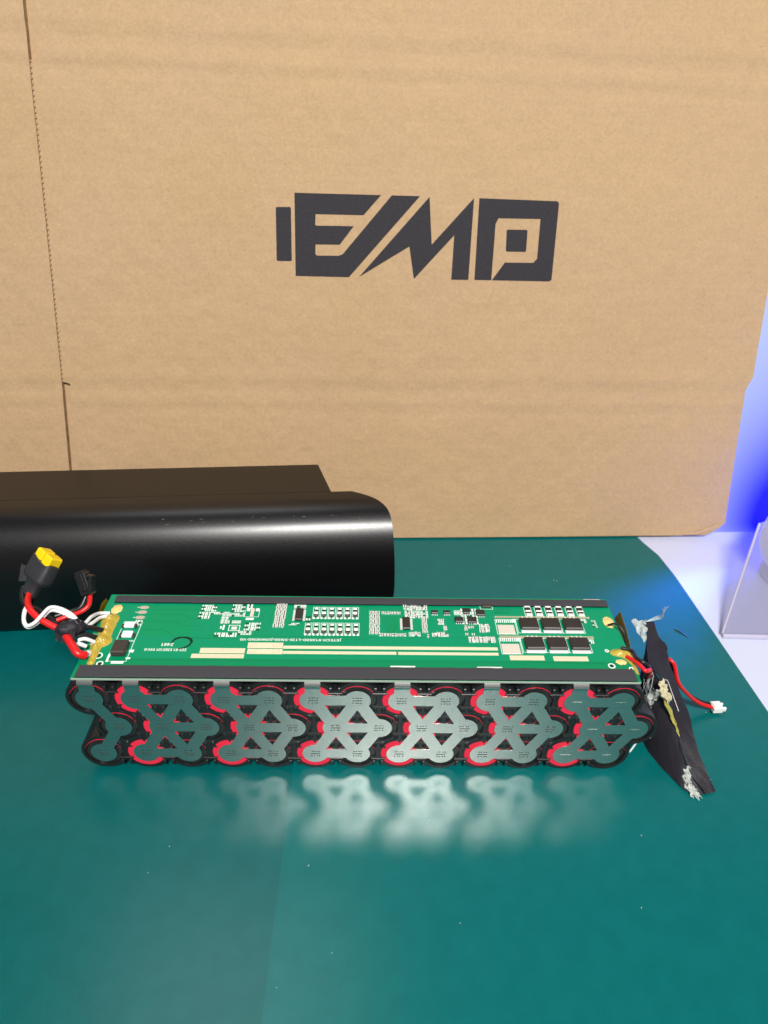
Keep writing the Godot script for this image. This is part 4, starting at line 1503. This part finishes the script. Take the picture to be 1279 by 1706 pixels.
# ---------------------------------------------------------------- lead on the right end
func signal_lead(o: Node3D) -> void:
	var h := Node3D.new()
	h.name = "signal_lead"
	o.add_child(h)
	wire(o, h, "red_wire", M.wire_red, [131.5, 68.8, -283.0, 133.6, 69.6, -279.6, 135.2, 71.2, -274.6, 137.3, 71.0, -270.5, 140.0, 69.5, -272.6, 142.5, 66.0, -276.0, 147.0, 54.0, -284.0, 154.0, 42.0, -298.0, 164.0, 41.0, -312.0, 170.9, 42.0, -308.1, 175.6, 30.0, -304.5, 185.8, 17.0, -307.0, 195.5, 8.5, -308.7, 205.0, 4.2, -309.6], 1.15)
	wire(o, h, "black_wire", M.wire_black, [130.5, 69.0, -289.5, 135.3, 69.5, -286.6, 135.4, 71.0, -280.0, 138.4, 71.0, -276.2, 142.8, 66.0, -278.1, 148.0, 53.0, -286.0, 155.0, 40.0, -300.0, 165.0, 39.0, -313.0, 171.4, 38.5, -310.0, 176.5, 27.6, -308.0, 184.5, 17.0, -310.2, 195.5, 8.5, -310.9, 205.6, 4.2, -311.9], 1.1)
	wire(o, h, "black_wire", M.wire_black, [127.5, 70.0, -307.0, 131.0, 72.5, -305.0, 134.5, 70.0, -301.0, 136.0, 62.0, -296.0], 0.6)
	var g := Geo.new()
	var f := o.transform.affine_inverse() * Transform3D(Basis(Vector3.UP, 0.10), Vector3(207.2, 4.0, -310.2) * MM)
	g.box(Vector3.ZERO, Vector3(6.2, 4.2, 6.4) * MM, 0.0004, f)
	g.box(Vector3(4.0, -0.4, -2.0) * MM, Vector3(2.4, 2.8, 1.4) * MM, 0.0003, f)
	g.box(Vector3(4.0, -0.4, 1.6) * MM, Vector3(3.0, 2.8, 1.6) * MM, 0.0003, f)
	g.box(Vector3(-1.2, 2.4, 0) * MM, Vector3(3.0, 0.8, 4.4) * MM, 0.0002, f)
	geo("white_plug", g, M.plug_white, h)


# ---------------------------------------------------------------- torn black end panel
func torn_panel() -> void:
	var o := thing("torn_end_panel", "torn black insulation panel with frayed tape leaning beside the right end of the pack", "insulation panel")
	var L := mm([154.1, 62.0, -319.9, 151.6, 60.0, -307.5, 148.4, 58.0, -295.7, 150.2, 55.0, -289.7, 158.0, 45.0, -289.1, 164.8, 32.0, -285.1, 168.2, 18.0, -274.2, 171.5, 8.0, -260.3, 178.8, 1.0, -249.5])
	var R := mm([159.2, 62.0, -320.3, 158.9, 60.0, -309.7, 163.8, 55.0, -308.6, 164.2, 50.0, -300.5, 170.6, 35.0, -293.3, 176.7, 24.0, -286.1, 177.8, 17.0, -276.2, 180.6, 9.0, -262.4, 185.3, 1.0, -251.8])
	var g := Geo.new()
	g.ribbon(L, R, 0.0006, 6, 0.00025, 4)
	geo("tape_strip", g, M.cloth_tape, o)
	g = Geo.new()
	var top := mm([152.8, 59.0, -309.0, 149.6, 56.5, -296.0, 151.2, 53.5, -289.8, 158.0, 44.0, -288.6, 164.4, 31.0, -284.4, 167.8, 17.4, -273.4, 170.9, 7.6, -260.0, 177.8, 0.9, -249.7])
	var low := mm([156.0, 12.0, -309.0, 154.4, 8.0, -298.0, 153.4, 4.0, -290.0, 155.6, 1.0, -285.0, 157.8, 0.8, -274.6, 163.2, 0.8, -262.0, 168.0, 0.8, -253.0, 172.5, 0.7, -248.6])  # lower edge widened over the shadow on the mat, shown as sheet
	g.ribbon(top, low, 0.0007, 8, 0.0002, 8)
	geo("black_sheet_and_shadow", g, M.cloth_tape, o)
	g = Geo.new()
	g.ribbon(mm([154.6, 47.5, -284.9, 156.8, 40.5, -282.3, 162.2, 30.0, -280.2, 165.8, 23.3, -277.0, 168.6, 17.8, -274.0]), mm([156.0, 47.6, -285.9, 158.6, 40.5, -283.6, 163.9, 30.9, -281.2, 167.0, 24.0, -277.9, 169.4, 18.1, -274.9]), 0.0005, 4, 0.0004, 2)
	geo("yellow_tape", g, M.yellow_tape, o)
	g = Geo.new()
	g.ribbon(mm([153.8, 49.5, -283.6, 154.0, 45.2, -280.6, 156.6, 41.2, -279.9]), mm([156.0, 49.6, -285.6, 158.4, 46.2, -283.6, 160.2, 42.0, -282.6]), 0.0008, 5, 0.0009, 12)
	g.ribbon(mm([157.2, 41.0, -280.8, 159.6, 38.6, -281.0, 160.2, 36.0, -281.0]), mm([159.6, 43.0, -283.6, 162.4, 40.0, -283.6, 162.0, 37.0, -282.8]), 0.0006, 4, 0.0006, 13)
	geo("glue_clump", g, M.dry_glue, o)
	# fibre film, crumpled
	g = Geo.new()
	g.ribbon(mm([153.4, 46.0, -281.4, 150.6, 41.0, -283.6, 149.6, 32.0, -284.0, 150.8, 20.0, -281.6, 155.6, 7.0, -281.4]), mm([155.8, 42.0, -282.6, 154.6, 37.0, -284.0, 153.2, 30.0, -284.4, 155.6, 21.0, -282.4, 163.1, 10.0, -283.2]), 0.0003, 8, 0.0013, 21)
	geo("fibre_film", g, M.fibre_film, o)
	g = Geo.new()
	g.ribbon(mm([146.6, 62.4, -320.8, 148.4, 60.0, -314.0, 150.5, 58.0, -307.5]), mm([153.6, 64.0, -319.6, 152.6, 62.6, -314.0, 152.2, 60.0, -308.6]), 0.0003, 6, 0.0010, 22)
	geo("fibre_film", g, M.fibre_film, o)
	g = Geo.new()
	g.ribbon(mm([169.6, 9.0, -260.6, 167.9, 4.4, -256.0, 169.6, 2.4, -251.0, 171.2, 1.4, -247.8]), mm([172.0, 9.2, -260.6, 172.6, 5.0, -256.6, 173.8, 3.4, -252.0, 175.0, 1.6, -247.6]), 0.0003, 7, 0.0009, 23)
	geo("fibre_film", g, M.fibre_film, o)
	# loose glass strands
	g = Geo.new()
	var rng := RandomNumberGenerator.new()
	rng.seed = 4
	for k in 6:
		var j := Vector3(rng.randf_range(-1, 1), rng.randf_range(-1, 1), rng.randf_range(-1, 1)) * 0.8 * MM
		var e := Vector3(rng.randf_range(-2.2, 2.2), rng.randf_range(-2, 2.5), 0) * MM
		g.tube([Vector3(153.6, 63, -318.9) * MM, Vector3(157.2, 66.5, -317.4) * MM + j, Vector3(160.1, 70, -315.9) * MM + j * 1.2, Vector3(158.6, 79, -311.0) * MM + e], 0.00017, 4, 5)
	for k in 5:
		var j := Vector3(rng.randf_range(-1, 1), rng.randf_range(-1, 1), rng.randf_range(-1, 1)) * 0.6 * MM
		g.tube([Vector3(153.0, 16.5, -281.0) * MM, Vector3(150.2, 8.5, -280.3) * MM + j, Vector3(144.6, 3.0, -275.5) * MM + j], 0.00014, 4, 4)
	for k in 12:
		var s0 := Vector3(149.5 + k * 0.25, 55.0 - k * 0.5, -289.0) * MM
		g.tube([s0, s0 + Vector3(rng.randf_range(-5, -1), rng.randf_range(-9, -3), rng.randf_range(2, 5)) * MM, s0 + Vector3(rng.randf_range(-6, 3), rng.randf_range(-14, -8), rng.randf_range(3, 6)) * MM], 0.00006, 3, 4)
	for k in 9:
		var s1 := Vector3(171.0 + k * 0.5, 1.6, -248.6) * MM
		g.tube([s1, s1 + Vector3(rng.randf_range(-0.8, 1.6), -0.6, rng.randf_range(1.2, 3.2)) * MM], 0.0001, 3, 2)
	geo("loose_strand", g, M.fibre_strand, o).set_meta("kind", "stuff")
	# shiny wire clip along the tape
	g = Geo.new()
	g.tube(mm([159.8, 45.8, -290.0, 161.6, 44.2, -290.4, 164.6, 38.0, -288.6, 168.6, 29.2, -282.6]), 0.00022, 5, 5)
	geo("wire_edge", g, M.solder, o)


# ---------------------------------------------------------------- right background
func glow_panel_and_stand() -> void:
	# added panel; blue glow of the pale wall painted as an emission gradient
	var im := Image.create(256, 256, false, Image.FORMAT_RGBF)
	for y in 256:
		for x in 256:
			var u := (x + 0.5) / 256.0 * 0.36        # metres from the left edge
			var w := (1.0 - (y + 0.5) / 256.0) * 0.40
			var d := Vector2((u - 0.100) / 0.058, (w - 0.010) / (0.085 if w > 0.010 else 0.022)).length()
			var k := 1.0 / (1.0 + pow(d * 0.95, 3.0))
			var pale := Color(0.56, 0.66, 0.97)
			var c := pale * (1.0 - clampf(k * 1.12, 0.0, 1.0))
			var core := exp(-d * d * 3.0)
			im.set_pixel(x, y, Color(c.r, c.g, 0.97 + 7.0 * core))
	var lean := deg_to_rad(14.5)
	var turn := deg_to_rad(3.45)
	var o := thing("added_glow_panel", "added panel painted with the blue glow of the wall, standing behind the carton's right edge", "light", Vector3(0.0108, -0.0019, -0.4926) + Vector3(0.24, 0, 0).rotated(Vector3.UP, turn) + Vector3(0, 0, -0.0085), turn)
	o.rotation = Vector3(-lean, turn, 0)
	var m := mat("painted_glow", Color.BLACK, 0.6)
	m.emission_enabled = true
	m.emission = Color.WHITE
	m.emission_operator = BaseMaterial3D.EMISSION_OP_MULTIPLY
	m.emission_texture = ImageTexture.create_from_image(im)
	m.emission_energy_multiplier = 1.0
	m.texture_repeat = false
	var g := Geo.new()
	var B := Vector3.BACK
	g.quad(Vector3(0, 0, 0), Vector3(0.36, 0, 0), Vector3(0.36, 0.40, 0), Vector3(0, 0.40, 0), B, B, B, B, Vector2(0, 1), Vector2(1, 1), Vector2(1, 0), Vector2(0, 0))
	geo("painted_glow_face", g, m, o)
	g = Geo.new()
	g.box(Vector3(0.18, 0.20, -0.0065), Vector3(0.36, 0.40, 0.012), 0.001)
	geo("panel_back", g, M.white_plastic, o)
	var l := AreaLight3D.new()
	l.name = "added_blue_light"  # added light that goes with the painted blue glow
	l.area_size = Vector2(0.05, 0.05)
	l.light_color = Color(0.15, 0.2, 1.0)
	l.light_energy = 0.012
	l.shadow_enabled = true
	l.area_range = 4.0
	l.area_attenuation = 2.0
	add_child(l)
	l.look_at_from_position(Vector3(0.36, 0.035, -0.518), Vector3(0.30, 0.0, 0.3), Vector3.UP)
	var patch_spot := SpotLight3D.new()
	patch_spot.name = "added_blue_spot"  # added spot; makes the blue lens-flare patch on the mat edge
	patch_spot.light_color = Color(0.22, 0.36, 1.0)
	patch_spot.light_energy = 0.45
	patch_spot.light_size = 0.02
	patch_spot.spot_angle = 15.0
	patch_spot.spot_angle_attenuation = 1.0
	patch_spot.spot_range = 3.0
	patch_spot.shadow_enabled = true
	add_child(patch_spot)
	patch_spot.look_at_from_position(Vector3(0.345, 0.075, -0.500), Vector3(0.222, 0.0, -0.408), Vector3.UP)
	# clear stand with a white knob inside
	o = thing("acrylic_stand", "clear acrylic display stand on the white table right of the mat", "stand", Vector3(0.240, -0.0019, -0.382))
	g = Geo.new()
	g.prism([p2([0, 0, 160, 0, 160, 92, 60, 92, 46, 88])], [], [], 0.0, 0.002, Transform3D(Basis(Vector3(1, 0, 0), Vector3(0, 0.5, -0.866).normalized(), Vector3(0, 0.866, 0.5).normalized()), Vector3(0, 0.003, 0)))
	geo("sloping_pane", g, M.acrylic, o)
	g = Geo.new()
	g.box(Vector3(0.08, 0.0016, 0.001), Vector3(0.16, 0.003, 0.0022), 0.0004)
	g.tube([Vector3(0, 0.003, 0), Vector3(0.046, 0.047, -0.0762)], 0.0011, 6, 1)
	g.tube([Vector3(0.06, 0.049, -0.0797), Vector3(0.16, 0.049, -0.0797)], 0.0009, 6, 1)
	geo("pane_edge", g, M.acrylic_edge, o)
	o = thing("white_knob", "round white plastic knob behind the acrylic stand at the photo's right edge", "knob", Vector3(0.3235, -0.0019, -0.452))
	g = Geo.new()
	var prof := []
	for i in 13:
		var a := -0.9 + 2.4 * i / 12.0
		prof.append(Vector2(maxf(0.0005, 0.033 * cos(a)), 0.036 + 0.034 * sin(a)))
	g.lathe(prof)
	geo("knob_body", g, M.white_plastic, o)
	g = Geo.new()
	g.lathe([Vector2(0.016, 0.0), Vector2(0.024, 0.0), Vector2(0.025, 0.004), Vector2(0.022, 0.009), Vector2(0.018, 0.0105)])
	geo("knob_base", g, M.grey_plastic, o)



# ---------------------------------------------------------------- small things
func small_things() -> void:
	var g := Geo.new()
	g.tube(mm([206.0, -0.9, -388.0, 210.0, 0.4, -384.0, 214.0, 0.0, -379.0, 217.5, -1.0, -374.5, 222.0, -1.3, -371.5]), 0.0005, 6, 6)
	tag(geo("thin_wire", g, M.shrink_black), "thin dark wire end curling off the mat edge onto the white table", "wire")
	g = Geo.new()
	var rng := RandomNumberGenerator.new()
	rng.seed = 17
	for i in 26:
		var p := Vector3(rng.randf_range(-0.15, 0.2), 0.0002, rng.randf_range(-0.245, -0.14))
		if i > 11:
			p = Vector3(rng.randf_range(0.14, 0.22), 0.0002, rng.randf_range(-0.42, -0.25))
		g.box(p, Vector3(rng.randf_range(0.0002, 0.0005), 0.0002, rng.randf_range(0.0002, 0.0004)), 0.0, Transform3D(Basis(Vector3.UP, rng.randf() * 0.3), Vector3.ZERO))
	for i in 3:
		var a0 := Vector3(rng.randf_range(0.02, 0.16), 0.0001, rng.randf_range(-0.44, -0.36)) if i < 3 else Vector3(rng.randf_range(-0.12, 0.1), 0.0001, rng.randf_range(-0.2, -0.15))
		g.tube([a0, a0 + Vector3(rng.randf_range(0.006, 0.016), 0, rng.randf_range(-0.004, 0.006))], 0.00007, 4, 1)
	tag(geo("lint_specks", g, M.lint), "scattered white lint specks on the green mats", "lint", "", "stuff")
